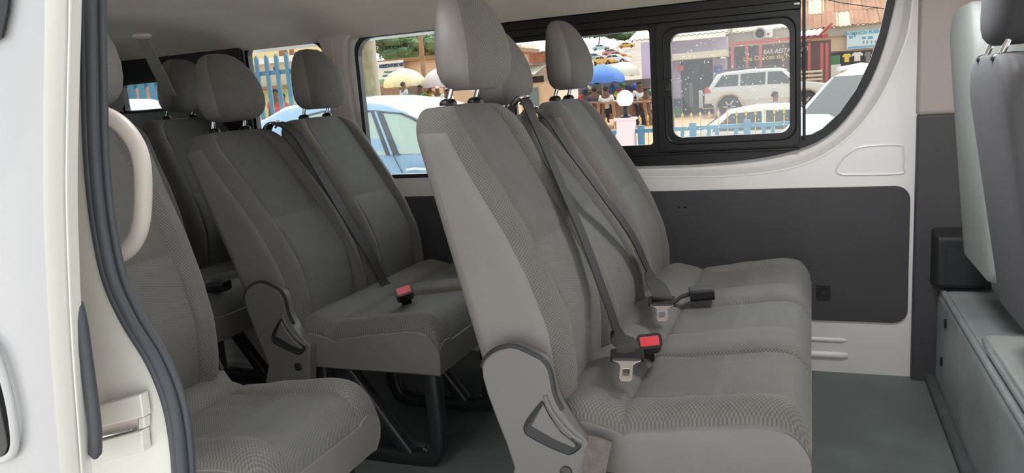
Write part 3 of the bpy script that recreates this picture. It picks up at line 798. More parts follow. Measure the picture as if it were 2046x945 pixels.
add_buckle(fb, at(1400, 586, Z=.462) - Vector(B1), BK2, False)
# anchor strap beside the cushion
ap = [Vector((*[0, 0, 0],))]
a0 = at(1190, 885, Y=BN_Y0 - .03); a1 = at(1185, 960, Y=BN_Y0 - .04)
pa = [Vector((a0.x + .01, -.026, a0.z + .01)), Vector((a0.x + .004, -.036, a0.z - .02)), Vector((a1.x, -.040, a1.z)), Vector((a1.x - .005, -.036, a1.z - .06))]
ribbon(smoothpath(pa, 4), [Vector((0, -1, 0))] * 13, .046, .003).build('anchor_strap', mat('worn_brown_webbing', (104, 96, 90), .8, noise=.2, nscale=60, bump=.4, bscale=500), fb)

# ------------------------------------------------------------------ second bench: two seats
B2 = (-.945, 1.765, 0)
rb2 = empty('bench_seat', B2, 0, 'two-place bench seat in the middle row with a red buckle on its cushion', 'bench seat', 'bench seats in the van')
cen2 = [SW * (k + .5) for k in range(2)]
cushion_mb(0, 2 * SW, cen2).build('seat_cushion', SEATM, rb2)
for yc, dg in zip(cen2, (7.2, 3.2)):
    backrest_mb(yc, SW / 2 - .004).recline(dg).build('backrest', SEATM, rb2); add_headrest(rb2, yc, deg=dg)
add_cover(rb2, -.002)
add_legs(rb2, (.05, .44))
g3 = at(548, 247, X=-1.67) - Vector(B2)
add_guide(rb2, g3)
add_belt(rb2, g3, [on_back(*q, -.945) for q in ((590, 265, -.05), (640, 345, -.03), (690, 430, 0), (740, 510, .02))] + [at(768, 565, X=-1.345)], at(785, 590, X=-1.31) - Vector(B2), -75)
add_buckle(rb2, at(808, 586, Z=.475) - Vector(B2), Matrix.Rotation(math.radians(28), 3, 'Z') @ Matrix.Rotation(math.radians(-30), 3, 'X') @ Matrix.Rotation(math.radians(-14), 3, 'Y'))

# ------------------------------------------------------------------ rearmost visible bench
rb3 = empty('bench_seat', (-1.85, 1.85, 0), 0, 'dark bench seat in the last row below the rear window', 'bench seat', 'bench seats in the van')
SW3 = .455; cen3 = [SW3 * (k + .5) for k in range(2)]
cushion_mb(0, 2 * SW3, cen3, pan=.15).build('seat_cushion', SEATM, rb3)
XF3 = [(z, x + .06 * (z - .4)) for z, x in XF]
for yc in cen3:
    backrest_mb(yc, SW3 / 2 - .004, xf=XF3, xb=lambda z: xb_(z) + .06 * (z - .4), pan=.15).recline(-5).build('backrest', SEATM, rb3); add_headrest(rb3, yc, x0=-.66, deg=-5)
add_legs(rb3, (.1, .44))
add_buckle(rb3, at(436, 572, Z=.468) - rb3.location, BK2, False)

# ------------------------------------------------------------------ single fold seat in the left foreground
fs = empty('single_seat', (-.885, .965, 0), 0, 'single grey seat just inside the door at the left', 'seat')
cushion_mb(0, .38, [.19], pan=.115).build('seat_cushion', SEATM, fs)
mb = backrest_mb(.19, .188, pan=.115).recline(-8.5); mb.v = [(x + .04, y, z) for x, y, z in mb.v]; mb.build('backrest', SEATM, fs)
add_headrest(fs, .19, x0=-.65, deg=-8.5)
add_cover(fs, .382, side=1)
add_legs(fs, (.08, .30))

# ------------------------------------------------------------------ engine box and front seats
eb = empty('engine_box', (.385, 2.0, 0), 0, 'vinyl covered engine box behind and below the front seats', 'engine box')
pr = rrect(0, 0, 1.0, .33, (.0, .0, .03, .035), 5)
mb = MB(); n = len(pr)
ysg = [-.95, -.6, -.2, .2, .55, .72]
mb.sheet([[(x, y, z) for x, z in pr] for y in ysg], closej=True)
mb.f.append(tuple(reversed(range(n)))); mb.m.append(0); mb.uv.append(None)
mb.f.append(tuple(len(mb.v) - n + k for k in range(n))); mb.m.append(0); mb.uv.append(None)
mb.build('cover', M_BOXVIN, eb)
MB().tube([(.012, -.95, .322), (.012, .70, .322)], .010, 10).build('welt', M_BOXVIN, eb)
MB().tube([(.06, .20, .335), (.03, .16, .338), (.022, .05, .342), (.022, -.93, .342)], .008, 8).build('pad_piping', M_BOXVIN, eb)
MB().prism(rrect(.03, .16 - .0, .95, -.95, .03) if False else [(.03, -.95), (.95, -.95), (.95, .19), (.03, .17)], (), .328, .352, fn=lambda x, y, z: (x, z, y)).build('pad', mat('pale_worn_vinyl', (160, 165, 163), .45, noise=.08, nscale=8, bump=.15, bscale=120), eb, bevel=.012, segs=3)
MB().box((-.03, -.95, 0), (.004, .74, .03)).build('shade_stain_strip', M_SHADESTAIN, eb, bevel=.012, segs=3)  # dark strip standing in for floor shading and stain along the box foot
for (yy, zz) in ((.60, .12), (.55, .26)):
    MB().lathe([(.013, -.003), (.015, .0), (.012, .004), (.001, .005)], (-.002, yy, zz), 14, 0, 'x').build('fastener', M_BLACK, eb)
def front_seat(loc, label, hwid, mats, lean, hr=True, zt=1.05):
    s = empty('front_seat', loc, 0, label, 'seat', 'front seats')
    xbk = lambda z: -.03 - lean * (z - .45) + .03 * math.exp(-((z - .55) / .1) ** 2) * 0
    backrest_mb(0, hwid, xf=lambda z: xbk(z) + .125 - .03 * max(0, z - .7), xb=xbk, z0=.475, zt=zt, seam=.78, pan=hwid * .6, rtop=.11).build('backrest', mats, s)
    if hr:
        add_headrest(s, 0, x0=.0 - lean * .45, z0=1.068, h=.20, hw=.105, dp=.058)
    cm = cushion_mb(-hwid, hwid, [0], depth=.48, pan=hwid * .6); cm.v = [(x + .52, y, z + .072) for x, y, z in cm.v]
    cm.build('seat_cushion', mats, s)
    return s
FM = [M_FROUGH] * 4
f1 = front_seat((.462, 2.40, .0), 'pale grey driver seat back against the dark pillar', .20, FM, .09, False, 1.19)
f2 = front_seat((.452, 1.87, .0), 'grey middle front seat with dark headrest at the right edge', .195, [mat('front_seat_grey', (92, 92, 96), .8, bump=.1, bscale=500)] * 4, .16)
for h_ in f2.children:
    if h_.name.startswith('headrest'):
        for i in range(2): h_.data.materials[i] = M_FDARK
# strap hanging from the roof at the rear
sp = [at(283, 72, Y=2.05), at(296, 100, Y=2.10), at(320, 150, Y=2.18), at(340, 190, Y=2.25)]
rs = empty('roof_strap', tuple(sp[-1]), 0, 'pale grey belt strap hanging from the headliner at the rear', 'strap')
path = smoothpath([p - sp[-1] for p in sp], 5)
ribbon(path, [Vector((.35, -1, .25))] * len(path), .05, .003).build('webbing', mat('grey_strap', (150, 148, 142), .8), rs)
MB().ball(path[0], (.035, .03, .012)).build('anchor_cover', M_TRIM, rs)

# unseen fill lamps added under the headliner to brighten the interior
for X, YL, PW in ((.12, 1.98, 6.8), (-.95, 1.22, 2.2)):
    dl = empty('fill_lamp', (X, YL, 1.392 if YL > 1.6 else 1.37), 0, 'small pale added fill lamp on the headliner above the %s' % ('front bench' if X > -1 else 'middle row'), 'lamp', 'added fill lamps')
    MB().prism(rrect(-.17, -.10, .17, .10, .03), (), .006, .035, fn=lambda x, y, z: (x, z, y)).build('housing', M_TRIM, dl, bevel=.006)
    MB().prism(rrect(-.155, -.085, .155, .085, .02), (), -.004, .008, fn=lambda x, y, z: (x, z, y)).build('lens', mat('fill_lens', (236, 234, 228), .3), dl, bevel=.003)
    L_ = bpy.data.lights.new('fill_light', 'AREA'); L_.shape = 'RECTANGLE'; L_.size = .30; L_.size_y = .16; L_.energy = PW; L_.color = (.97, .985, 1.0); L_.spread = math.radians(175)
    lo = bpy.data.objects.new('fill_light', L_); COL.objects.link(lo); lo.parent = dl; lo.location = (0, 0, -.008)
# ------------------------------------------------------------------ outside the windows: ground, hill
M_DIRT = mat('orange_dirt', (186, 150, 118), .95, noise=.14, nscale=1.2)
M_LOT = mat('pale_concrete', (224, 221, 214), .9, noise=.08, nscale=1.5)
M_BLUEF = mat('blue_fence_paint', (76, 126, 150), .5, noise=.05, nscale=3)
M_GOLD = mat('gold_paint', (214, 176, 74), .4)
M_PINK = mat('pale_pink_plaster', (240, 208, 212), .8)
M_CARW = mat('white_car_paint', (206, 207, 206), .25, coat=.6)
M_CARG = mat('car_window_glass', (62, 72, 74), .12, spec=.35)
M_TYRE = mat('tyre_rubber', (52, 50, 50), .85)
M_HUB = mat('wheel_hub_grey', (176, 178, 180), .35, .6)
GZ = -.26
def gz(Y): return interp(Y, [(10.5, -.62), (13, -.62), (19, GZ), (45, GZ)])
ys_ = [-14, .5, 2, 4, 7, 10.5, 13, 15, 17, 19, 24, 30, 38, 48]
mb = MB().sheet([[(x, y, gz(y)) for y in ys_] for x in (-60, -30, -15, -6, 0, 6, 20)], lambda i, j: 0 if ys_[j] < 10.6 else 1, flip=True)
tag(mb.build('ground', [M_LOT, M_DIRT], loc=(0, 0, -.62)), 'pale parking lot running into an orange dirt street', kind='structure')
hx = [(-70, .2), (-45, .4), (-28, .8), (-20, 1.0), (-10, 1.0), (5, 1.0), (30, .8)]
hy = [(47, GZ), (70, 1.2), (120, 5.1), (190, 10.5), (260, 18.2), (330, 20)]
mb = MB().sheet([[(x * (1 + .006 * (y - 47)), y, GZ + (zz - GZ) * k) for y, zz in hy] for x, k in hx], flip=True)
tag(mb.build('hill', mat('hill_dirt', (158, 142, 126), .95, noise=.18, nscale=.15)), 'bare earth hillside rising behind the market', kind='structure')

def pbox(px0, py0, px1, py1, Y):
    """world box extents (x0, z0, x1, z1) of a picture rectangle at distance Y"""
    cx, cy = (px0 + px1) / 2, (py0 + py1) / 2
    a, b, c_, d = at(px0, cy, Y=Y), at(px1, cy, Y=Y), at(cx, py1, Y=Y), at(cx, py0, Y=Y)
    return a.x, c_.z, b.x, d.z
def wbox(mb, px0, py0, px1, py1, Y, dep=.1, mi=0):
    x0, z0, x1, z1 = pbox(px0, py0, px1, py1, Y); mb.box((x0, Y, z0), (x1, Y + dep, z1), mi); return mb
def text(s, name, m, parent, px, py, Y, size, depth=.01, shear=0.0, bold=0.0, wid=1.0):
    cu = bpy.data.curves.new(name, 'FONT'); cu.body = s; cu.size = size; cu.extrude = depth; cu.align_x = 'CENTER'; cu.align_y = 'CENTER'; cu.shear = shear; cu.offset = bold
    tmp = bpy.data.objects.new(name, cu); COL.objects.link(tmp)
    dg = bpy.context.evaluated_depsgraph_get(); me = bpy.data.meshes.new_from_object(tmp.evaluated_get(dg))
    bpy.data.objects.remove(tmp); bpy.data.curves.remove(cu)
    me.name = name; p = at(px, py, Y=Y)
    for v in me.vertices: v.co = (v.co.x * wid, -v.co.z, v.co.y)
    me.materials.clear(); me.materials.append(m)
    o = bpy.data.objects.new(name, me); COL.objects.link(o)
    o.parent = parent; o.location = p - parent.location
    return o
def part(mb, name, m, parent, **k):
    o = parent.location; mb.v = [(x - o.x, y - o.y, z - o.z) for x, y, z in mb.v]
    return mb.build(name, m, parent, **k)

# ------------------------------------------------------------------ vehicles
def wheel(parent, x, y, z, r, side):
    w = MB().lathe([(r * .62, -.10), (r * .95, -.10), (r, -.06), (r, .06), (r * .95, .10), (r * .62, .10)], (x, y, z), 20, 0, 'y').build('wheel', M_TYRE, parent)
    h = MB().lathe([(r * .64, 0), (r * .6, .02), (r * .18, .03), (.01, .035)], (x, y - side * .07 if False else y, z), 18, 0, 'y')
    h.v = [(a, y + side * (.085 + abs(b - y) * .3), c_) for a, b, c_ in h.v]
    h.build('hubcap', M_HUB, w)
    for k in range(6):
        a = math.pi * 2 * k / 6
        q = MB().rbox((x + math.cos(a) * r * .36, y + side * .10, z + math.sin(a) * r * .36), (r * .42, .012, r * .13), Matrix.Rotation(-a, 3, 'Y')); q.build('spoke', M_HUB, w, smooth=False)
def car(name, loc, rz, label, L, Wd, prof, belt, glassw, wheels, paint, cat='car', group=None, wr=.33, zbot=.28, tum=.16, cross=()):
    """prof: roofline (x, z) from the rear to the front; belt: (x, z) line; glassw: side windows as outlines in x, z"""
    t = empty(name, loc, rz, label, cat, group)
    hw = Wd / 2; xs = sorted(set([round(p[0], 3) for p in prof] + [round(lerp(prof[0][0], prof[-1][0], k / 26), 3) for k in range(27)]))
    P = []
    for x in xs:
        zt = interp(x, prof); zb = min(interp(x, belt), zt - .01); e = (x - prof[0][0]) / (prof[-1][0] - prof[0][0])
        w = hw * (1 - .10 * (abs(e - .5) * 2) ** 4)
        wt = max(.3, w - tum * max(0, (zt - zb)) / .5 - .03)
        wz = zbot
        for cx_ in wheels:
            if abs(x - cx_) < wr * 1.12: wz = max(wz, .04 + math.sqrt(max(0, (wr * 1.12) ** 2 - (x - cx_) ** 2)) + wr * .9)
        wz = min(wz, zb - .12)
        half = [(w * .93, wz), (w, wz + .10), (w * .995, (wz + zb) / 2 + .05), (w * .97, zb), (lerp(w * .97, wt, .9), lerp(zb, zt, .88)), (wt * .93, lerp(zb, zt, .98)), (wt * .5, zt)]
        P.append([(x, -a, b) for a, b in half] + [(x, a, b) for a, b in reversed(half)])
    mb = MB().sheet(P); n = len(P[0])
    mb.f.append(tuple(range(n))); mb.m.append(0); mb.uv.append(None)
    o = len(mb.v) - n; mb.f.append(tuple(reversed(range(o, o + n)))); mb.m.append(0); mb.uv.append(None)
    mb.build('body', paint, t, angle=50)
    def wy(x, z):
        zt = interp(x, prof); zb = interp(x, belt); e = (x - prof[0][0]) / (prof[-1][0] - prof[0][0]); w = hw * (1 - .10 * (abs(e - .5) * 2) ** 4)
        wt = max(.3, w - tum * max(0, zt - zb) / .5 - .03); k = (z - zb) / max(.05, zt - zb)
        return lerp(w * .97, lerp(w * .97, wt, .9), k / .88)
    for gw in glassw:
        for s in (-1, 1):
            q = MB(); A = [(x, s * (wy(x, z) + .004), z) for x, z in gw]; B = [(x, y + s * .008, z) for x, y, z in A]; k = len(A)
            q.add(A + B, [tuple(range(k)), tuple(range(k, 2 * k))] + [(i, (i + 1) % k, (i + 1) % k + k, i + k) for i in range(k)])
            q.build('side_window', M_CARG, t, smooth=False)
    for (x0, z0, x1, z1) in cross:                  # windscreen and rear glass
        q = MB(); w0 = wy(x0, z0) - .05; w1 = wy(x1, z1) - .07; d = .015 if x1 < x0 else -.015
        nx = (z1 - z0); nz = -(x1 - x0); l = math.hypot(nx, nz); nx, nz = nx / l * .02, nz / l * .02
        if nz < 0: nx, nz = -nx, -nz
        q.add([(x0 + nx, -w0, z0 + nz), (x0 + nx, w0, z0 + nz), (x1 + nx, w1, z1 + nz), (x1 + nx, -w1, z1 + nz), (x0, -w0, z0), (x0, w0, z0), (x1, w1, z1), (x1, -w1, z1)],
              [(0, 1, 2, 3), (7, 6, 5, 4), (0, 4, 5, 1), (1, 5, 6, 2), (2, 6, 7, 3), (3, 7, 4, 0)]).build('windscreen', mat('dark_windscreen', (66, 72, 74), .25, spec=.12), t, smooth=False)
    for cx_ in wheels:
        for s in (-1, 1): wheel(t, cx_, s * (hw - .12), wr, wr, s)
    t['hw'] = hw
    return t
# silver white four by four parked across the street
pr_ = at(1460, 234, Z=GZ); pf_ = at(1618, 226, Z=GZ); wb = (pf_ - pr_).length
M_SUV = mat('pearl_white_paint', (196, 196, 190), .3, coat=.5)
suv = car('off_road_car', ((pr_.x + pf_.x) / 2, (pr_.y + pf_.y) / 2 + .85, GZ), math.atan2(pf_.y - pr_.y, pf_.x - pr_.x), 'pearl white four by four parked across the street before the bar', 4.7, 1.8,
    [(-2.28, .62), (-2.27, .98), (-2.10, 1.22), (-1.82, 1.66), (-1.5, 1.73), (-.6, 1.77), (.35, 1.74), (.62, 1.66), (1.18, 1.16), (1.5, 1.12), (2.0, 1.02), (2.22, .88), (2.32, .60)],
    [(-2.3, .98), (-1.9, 1.12), (1.1, 1.08), (1.5, 1.08), (2.35, .8)],
    [[(-1.90, 1.18), (-1.02, 1.17), (-1.02, 1.60), (-1.62, 1.60)], [(-.94, 1.17), (-.05, 1.16), (-.05, 1.62), (-.94, 1.61)], [(.03, 1.16), (.98, 1.13), (.52, 1.60), (.03, 1.62)]],
    (-wb / 2, wb / 2), M_SUV, wr=.40, zbot=.36, cross=[(1.16, 1.18, .64, 1.64)])
suv.scale = (.97, .97, .94)
for x0, x1 in ((-1.85, .3),):
    for s in (-.66, .66): MB().tube([(x0, s, 1.73), (x0 + .1, s, 1.80), (x1 - .1, s, 1.81), (x1, s, 1.75)], .02, 8).build('roof_rail', M_BLACK, suv)
for x, w_ in ((-.80, .16), (.18, .16)):
    MB().box((x, -.925, 1.0), (x + w_, -.90, 1.03)).build('door_handle', M_CHROME, suv)
MB().box((-1.0, -.92, .62), (1.0, -.895, .70)).build('side_moulding', M_SUV, suv, bevel=.01)
MB().prism([(-2.27, .98), (-2.02, .98), (-2.16, 1.2), (-2.24, 1.16)], (), -.86, -.70).build('tail_lamp', mat('tail_lamp_red', (186, 60, 56), .3), suv, bevel=.01)
MB().box((-2.33, -.86, .40), (-1.92, .86, .56)).build('rear_bumper', M_BLACK, suv, bevel=.03)
MB().prism([(1.95, .80), (2.24, .78), (2.18, .94), (1.98, .98)], (), -.86, -.70).build('head_lamp', mat('lamp_lens', (214, 212, 206), .15), suv, bevel=.01)
MB().ball((.86, -1.0, 1.17), (.07, .10, .08)).build('door_mirror', M_SUV, suv)
for x in (-wb / 2, wb / 2):
    ar = [(x + .52 * math.cos(a), -.91, .40 + .52 * math.sin(a)) for a in [math.pi * k / 10 for k in range(11)]]
    MB().tube(ar, .045, 8).build('wheel_arch', mat('dusty_arch_trim', (184, 174, 156), .5), suv)
# light blue hatchback beside the van
M_BLUEC = mat('light_blue_car_paint', (152, 182, 208), .22, coat=.7)
M_BLK2 = mat('black_window_pillar', (84, 88, 94), .35)
CY = 5.9
def cpt(px, py, Y=CY): p = at(px, py, Y=Y); return (p.x, p.z)
roofl = [cpt(*q) for q in [(440, 262), (500, 240), (540, 214), (580, 206), (640, 200), (700, 199), (750, 205), (800, 221), (840, 240), (880, 266), (910, 288), (960, 310)]]
c0 = empty('light_blue_car', (lerp(roofl[0][0], roofl[-1][0], .5), CY + .85, -.62), 0, 'light blue car with slanted dark window pillars parked beside the van', 'car')
xs = [roofl[0][0] + (roofl[-1][0] - roofl[0][0]) * k / 40 for k in range(41)]
P = []
for x in xs:
    zt = interp(x, roofl); zb = min(.66, zt - .02); e = (x - xs[0]) / (xs[-1] - xs[0]); w = .85 * (1 - .1 * (abs(e - .5) * 2) ** 4); wt = w - .20 * max(0, zt - zb) / .5
    half = [(w * .95, -.35), (w, -.2), (w, .35), (w * .98, zb), (lerp(w * .98, wt, .92), lerp(zb, zt, .90)), (wt * .92, lerp(zb, zt, .985)), (wt * .5, zt + .015)]
    P.append([(x, CY + .85 - a, b) for a, b in half] + [(x, CY + .85 + a, b) for a, b in reversed(half)])
mb = MB().sheet(P); n = len(P[0]); mb.f.append(tuple(range(n))); mb.m.append(0); mb.uv.append(None)
mb.f.append(tuple(reversed(range(len(mb.v) - n, len(mb.v))))); mb.m.append(0); mb.uv.append(None)
part(mb, 'body', M_BLUEC, c0, angle=50)
def cside(pts, name, m, off=.0):
    """panel lying on the car's leaning side, traced between belt and roof"""
    A = []
    for px, py in pts:
        x, z = cpt(px, py, CY + .07); zt = interp(x, roofl); k = min(1, max(0, (z - .66) / max(.1, zt - .66)))
        A.append((x, CY + .85 - lerp(.85 * .98, .85 - .20 * max(0, zt - .66) / .5, k * 1.02) - .012 - off, z))
    B = [(x, y + .02, z) for x, y, z in A]; k = len(A); q = MB()
    q.add(A + B, [tuple(range(k)), tuple(reversed(range(k, 2 * k)))] + [(i, i + k, (i + 1) % k + k, (i + 1) % k) for i in range(k)])
    return part(q, name, m, c0, smooth=False)
M_CGL = mat('pale_car_glass', (176, 196, 186), .12, spec=.8)
cside([(574, 254), (604, 232), (636, 224), (734, 224), (782, 308), (600, 318)], 'front_side_window', M_CGL)
cside([(756, 224), (796, 228), (822, 238), (846, 252), (880, 305), (804, 306)], 'rear_side_window', M_CGL)
cside([(734, 222), (757, 223), (806, 308), (780, 309)], 'window_pillar', M_BLK2, .012)
cside([(743, 223), (747, 223), (794, 308), (790, 308)], 'pillar_gap', M_BLUEC, .02)
cside([(571, 256), (602, 231), (636, 222), (740, 221), (800, 226), (826, 236), (850, 250), (846, 252), (822, 239), (797, 229), (738, 224.5), (637, 225), (605, 234), (577, 256)], 'window_frame', M_BLK2, .006)
cside([(640, 223), (645, 223), (652, 318), (645, 318)], 'window_divider', M_BLK2, .01)
q = MB(); a_ = at(832, 338, Y=CY); q.tube([(a_.x - .09, CY - .01, a_.z), (a_.x, CY - .03, a_.z + .01), (a_.x + .10, CY - .01, a_.z)], .014, 8); part(q, 'door_handle', M_CHROME, c0)
q = MB(); a_, b_ = cpt(786, 310), cpt(806, 350); q.tube([(a_[0], CY - .003, a_[1]), (b_[0], CY + .0, b_[1]), (b_[0], CY + .01, .2)], .004, 6); part(q, 'door_gap', M_BLK2, c0)
q = MB(); a_, b_ = cpt(548, 232), cpt(600, 226)
q.add([(cpt(498, 243)[0], CY + .25, cpt(498, 243)[1] + .02), (cpt(545, 214)[0], CY + .35, cpt(545, 214)[1] + .015), (cpt(545, 214)[0], CY + 1.35, cpt(545, 214)[1] + .015), (cpt(498, 243)[0], CY + 1.45, cpt(498, 243)[1] + .02)], [(0, 1, 2, 3)])
q.v += [(x, y, z - .02) for x, y, z in q.v[:4]]; q.f += [(7, 6, 5, 4), (0, 4, 5, 1), (1, 5, 6, 2), (2, 6, 7, 3), (3, 7, 4, 0)]; q.m += [0] * 5; q.uv += [None] * 5
part(q, 'windscreen', M_CARG, c0, smooth=False)
for x in (xs[0] + .85, xs[-1] - .75):
    wheel(c0, x - c0.location.x, -.76, .31, .31, -1); wheel(c0, x - c0.location.x, .76, .31, .31, 1)
# generic small saloon used for several parked cars
SAL = ([(-2.1, .55), (-2.08, .92), (-1.6, 1.0), (-1.05, 1.38), (-.5, 1.45), (.2, 1.43), (.95, 1.0), (1.5, .93), (2.0, .80), (2.1, .5)], [(-2.1, .88), (-1.5, .95), (.9, .93), (2.1, .75)],
       [[(-1.35, 1.0), (-.42, .99), (-.42, 1.34), (-.98, 1.32)], [(-.34, .99), (.72, .97), (.16, 1.33), (-.34, 1.35)]], (-1.3, 1.28))
def saloon(px, py, Z, rz, label, paint, group=None, sc=1.0, Y=None):
    p = at(px, py, Z=Z) if Y is None else at(px, py, Y=Y)
    t = car('parked_car', p, rz, label, 4.2, 1.65, *SAL, paint, group=group, wr=.30, zbot=.25, cross=[(.93, 1.012, .23, 1.413), (-1.57, 1.02, -1.08, 1.36)])
    t.scale = (sc, sc, sc); return t
wc = saloon(1510, 250, 0, math.radians(2), 'white saloon car behind the gold tipped fence', M_CARW, Y=16.2)
wc.location = (at(1568, 209, Y=16.2).x, 16.2, at(1500, 209, Y=16.2).z - 1.45)
MPVP = ([(-2.2, .5), (-2.18, 1.1), (-2.0, 1.62), (-1.6, 1.70), (-.2, 1.72), (.35, 1.64), (1.15, 1.08), (1.7, .98), (2.05, .82), (2.15, .5)], [(-2.2, 1.02), (1.1, 1.0), (2.2, .8)],
    [[(-1.95, 1.08), (-.95, 1.06), (-.95, 1.56), (-1.8, 1.55)], [(-.87, 1.06), (.0, 1.05), (.0, 1.58), (-.87, 1.58)], [(.08, 1.05), (.92, 1.03), (.36, 1.54), (.08, 1.57)]], (-1.35, 1.4))
pk = car('people_carrier', (-5.0, 2.72, -.60), math.radians(-90), 'white people carrier seen through the narrow rearmost window', 4.4, 1.65, *MPVP, M_CARW, wr=.32, cross=[(1.13, 1.095, .37, 1.625)]); pk.scale = (1, 1, 1.07)
# white people carrier standing close beside the van, front to the left
mp = car('people_carrier', at(1760, 200, Y=7.5), math.radians(-105), 'white people carrier with ribbed roof facing the van outside the curved window corner', 4.4, 1.7,
    [(-2.2, .5), (-2.18, 1.1), (-2.0, 1.62), (-1.6, 1.70), (-.2, 1.72), (.35, 1.64), (1.15, 1.08), (1.7, .98), (2.05, .82), (2.15, .5)], [(-2.2, 1.02), (1.1, 1.0), (2.2, .8)],
    [[(-1.95, 1.08), (-.95, 1.06), (-.95, 1.56), (-1.8, 1.55)], [(-.87, 1.06), (.0, 1.05), (.0, 1.58), (-.87, 1.58)], [(.08, 1.05), (.92, 1.03), (.36, 1.54), (.08, 1.57)]], (-1.35, 1.4), M_CARW, wr=.32, tum=.26, cross=[(1.13, 1.095, .37, 1.625)])
a_ = at(1683, 152, Y=7.2); mp.location = (a_.x + .44, 7.41, a_.z - 1.64)
q = MB(); q.add([(1.075 - .42 * (b / .30) + .035, a, 1.145 + .29 * (b / .30)) for a, b in ((-.62, 0), (-.1, 0), (-.16, .12), (-.36, .21), (-.60, .22))], [(0, 1, 2, 3, 4)]); q.v += [(x - .012, y, z - .012) for x, y, z in q.v]; q.f += [(9, 8, 7, 6, 5)] + [(i, i + 5, (i + 1) % 5 + 5, (i + 1) % 5) for i in range(5)]; q.m += [0] * 6; q.uv += [None] * 6
q.build('sunshade', mat('pale_blue_sunshade', (186, 204, 222), .5), mp, smooth=False)
for k in range(4):
    y = -.45 + .3 * k; MB().tube([(-1.7, y, 1.70), (-.8, y, 1.735), (.1, y, 1.70)], .018, 8).build('roof_rib', M_CARW, mp)

# ------------------------------------------------------------------ fences, lamp
def rail_fence():
    f = empty('blue_fence', tuple(at(1500, 300, Y=12.6)), 0, 'low blue railing with slanted bars in front of the street', 'fence')
    a, b = at(1236, 264, Y=12.6), at(1660, 236, Y=12.6)
    q = MB(); q.box((a.x - 1.4, 12.57, a.z - .03), (b.x, 12.63, a.z + .035)); part(q, 'top_rail', M_BLUEF, f, bevel=.008)
    q = MB(); q.box((a.x - 1.4, 12.58, a.z - .30), (b.x, 12.62, a.z - .26)); part(q, 'mid_rail', M_BLUEF, f)
    q = MB(); q.box((a.x - 1.4, 12.58, -.60), (b.x, 12.62, -.55)); part(q, 'bottom_rail', M_BLUEF, f)
    x = a.x - 1.3; k = 0
    while x < b.x:
        q = MB()
        if k % 4 == 0: q.box((x - .05, 12.55, -.62), (x + .05, 12.65, a.z + .09)); part(q, 'post', M_BLUEF, f)
        else:
            s = .05 if k % 2 else -.05; q.prism([(x - s - .028, -.58), (x - s + .028, -.58), (x + s + .028, a.z - .01), (x + s - .028, a.z - .01)], (), 12.585, 12.615); part(q, 'bar', M_BLUEF, f, smooth=False)
        x += .21; k += 1
rail_fence()
def spear_fence():
    f = empty('spear_fence', tuple(at(1450, 300, Y=13.9)), 0, 'thin gold tipped spear fence behind the blue railing', 'fence')
    a, b = at(1150, 300, Y=13.9), at(1680, 240, Y=13.9); zt = at(1450, 222, Y=13.9).z
    q = MB(); q.box((a.x, 13.88, zt - .62), (b.x, 13.92, zt - .58)); q.box((a.x, 13.88, zt - .30), (b.x, 13.92, zt - .27)); part(q, 'rail', mat('pale_fence_paint', (214, 206, 176), .5), f)
    x = a.x
    while x < b.x:
        q = MB(); q.tube([(x, 13.9, gz(13.9)), (x, 13.9, zt - .12)], .010, 6); part(q, 'spear_shaft', M_GOLD, f)
        q = MB(); q.lathe([(.007, -.10), (.020, -.07), (.009, -.06), (.023, -.035), (.003, .02)], (x, 13.9, zt), 6); part(q, 'spear_head', M_GOLD, f, smooth=False)
        x += .155
spear_fence()
lp_ = at(1252, 300, Y=12.6); pw = pbox(1236, 240, 1268, 300, 12.5)
lm = empty('lamp_pillar', ((pw[0] + pw[2]) / 2, 12.5, -.62), 0, 'pink gate pillar carrying a white globe lamp', 'lamp')
cx = (pw[0] + pw[2]) / 2; q = MB(); q.box((pw[0], 12.36, -.62), (pw[2], 12.64, pw[3])); q.box((pw[0] - .03, 12.33, pw[3]), (pw[2] + .03, 12.67, pw[3] + .04)); part(q, 'pillar', M_PINK, lm, bevel=.01)
gc = at(1252, 197, Y=12.5)
q = MB(); q.lathe([(.09, 0), (.09, .03), (.05, .05), (.045, .16), (.08, .19), (.08, .22)], (cx, 12.5, pw[3] + .04), 14); part(q, 'lamp_neck', M_BLACK, lm)
q = MB(); q.ball((cx, 12.5, gc.z), .140, 20); part(q, 'globe', mat('white_globe_glass', (244, 240, 230), .3), lm)
def palisade(name, px0, px1, ptop, prail, Y, sp, wd, label, zt2=None):
    a, b = at(px0, ptop, Y=Y), at(px1, ptop, Y=Y)
    f = empty(name, (a.x, Y, gz(Y)), 0, label, 'fence')
    zr = at((px0 + px1) / 2, prail, Y=Y).z; zt = at((px0 + px1) / 2, ptop, Y=Y).z
    q = MB(); q.box((a.x - .3, Y + .03, zr - .035), (b.x + .3, Y + .08, zr + .035)); q.box((a.x - .3, Y + .03, gz(Y) + .4), (b.x + .3, Y + .08, gz(Y) + .46)); part(q, 'rail', M_BLUEF, f)
    x = a.x
    while x <= b.x:
        q = MB(); q.prism([(x - wd / 2, gz(Y)), (x + wd / 2, gz(Y)), (x + wd / 2, zt - .06), (x, zt), (x - wd / 2, zt - .06)], (), Y, Y + .03); part(q, 'pale', M_BLUEF, f, smooth=False)
        x += sp
    return f
palisade('palisade_fence', 470, 640, 106, 144, 10.8, .205, .075, 'tall blue palisade fence seen through the rearmost side window')
palisade('palisade_fence', 215, 400, 150, 166, 7.2, .17, .10, 'blue palisade fence beyond the narrow rear window')
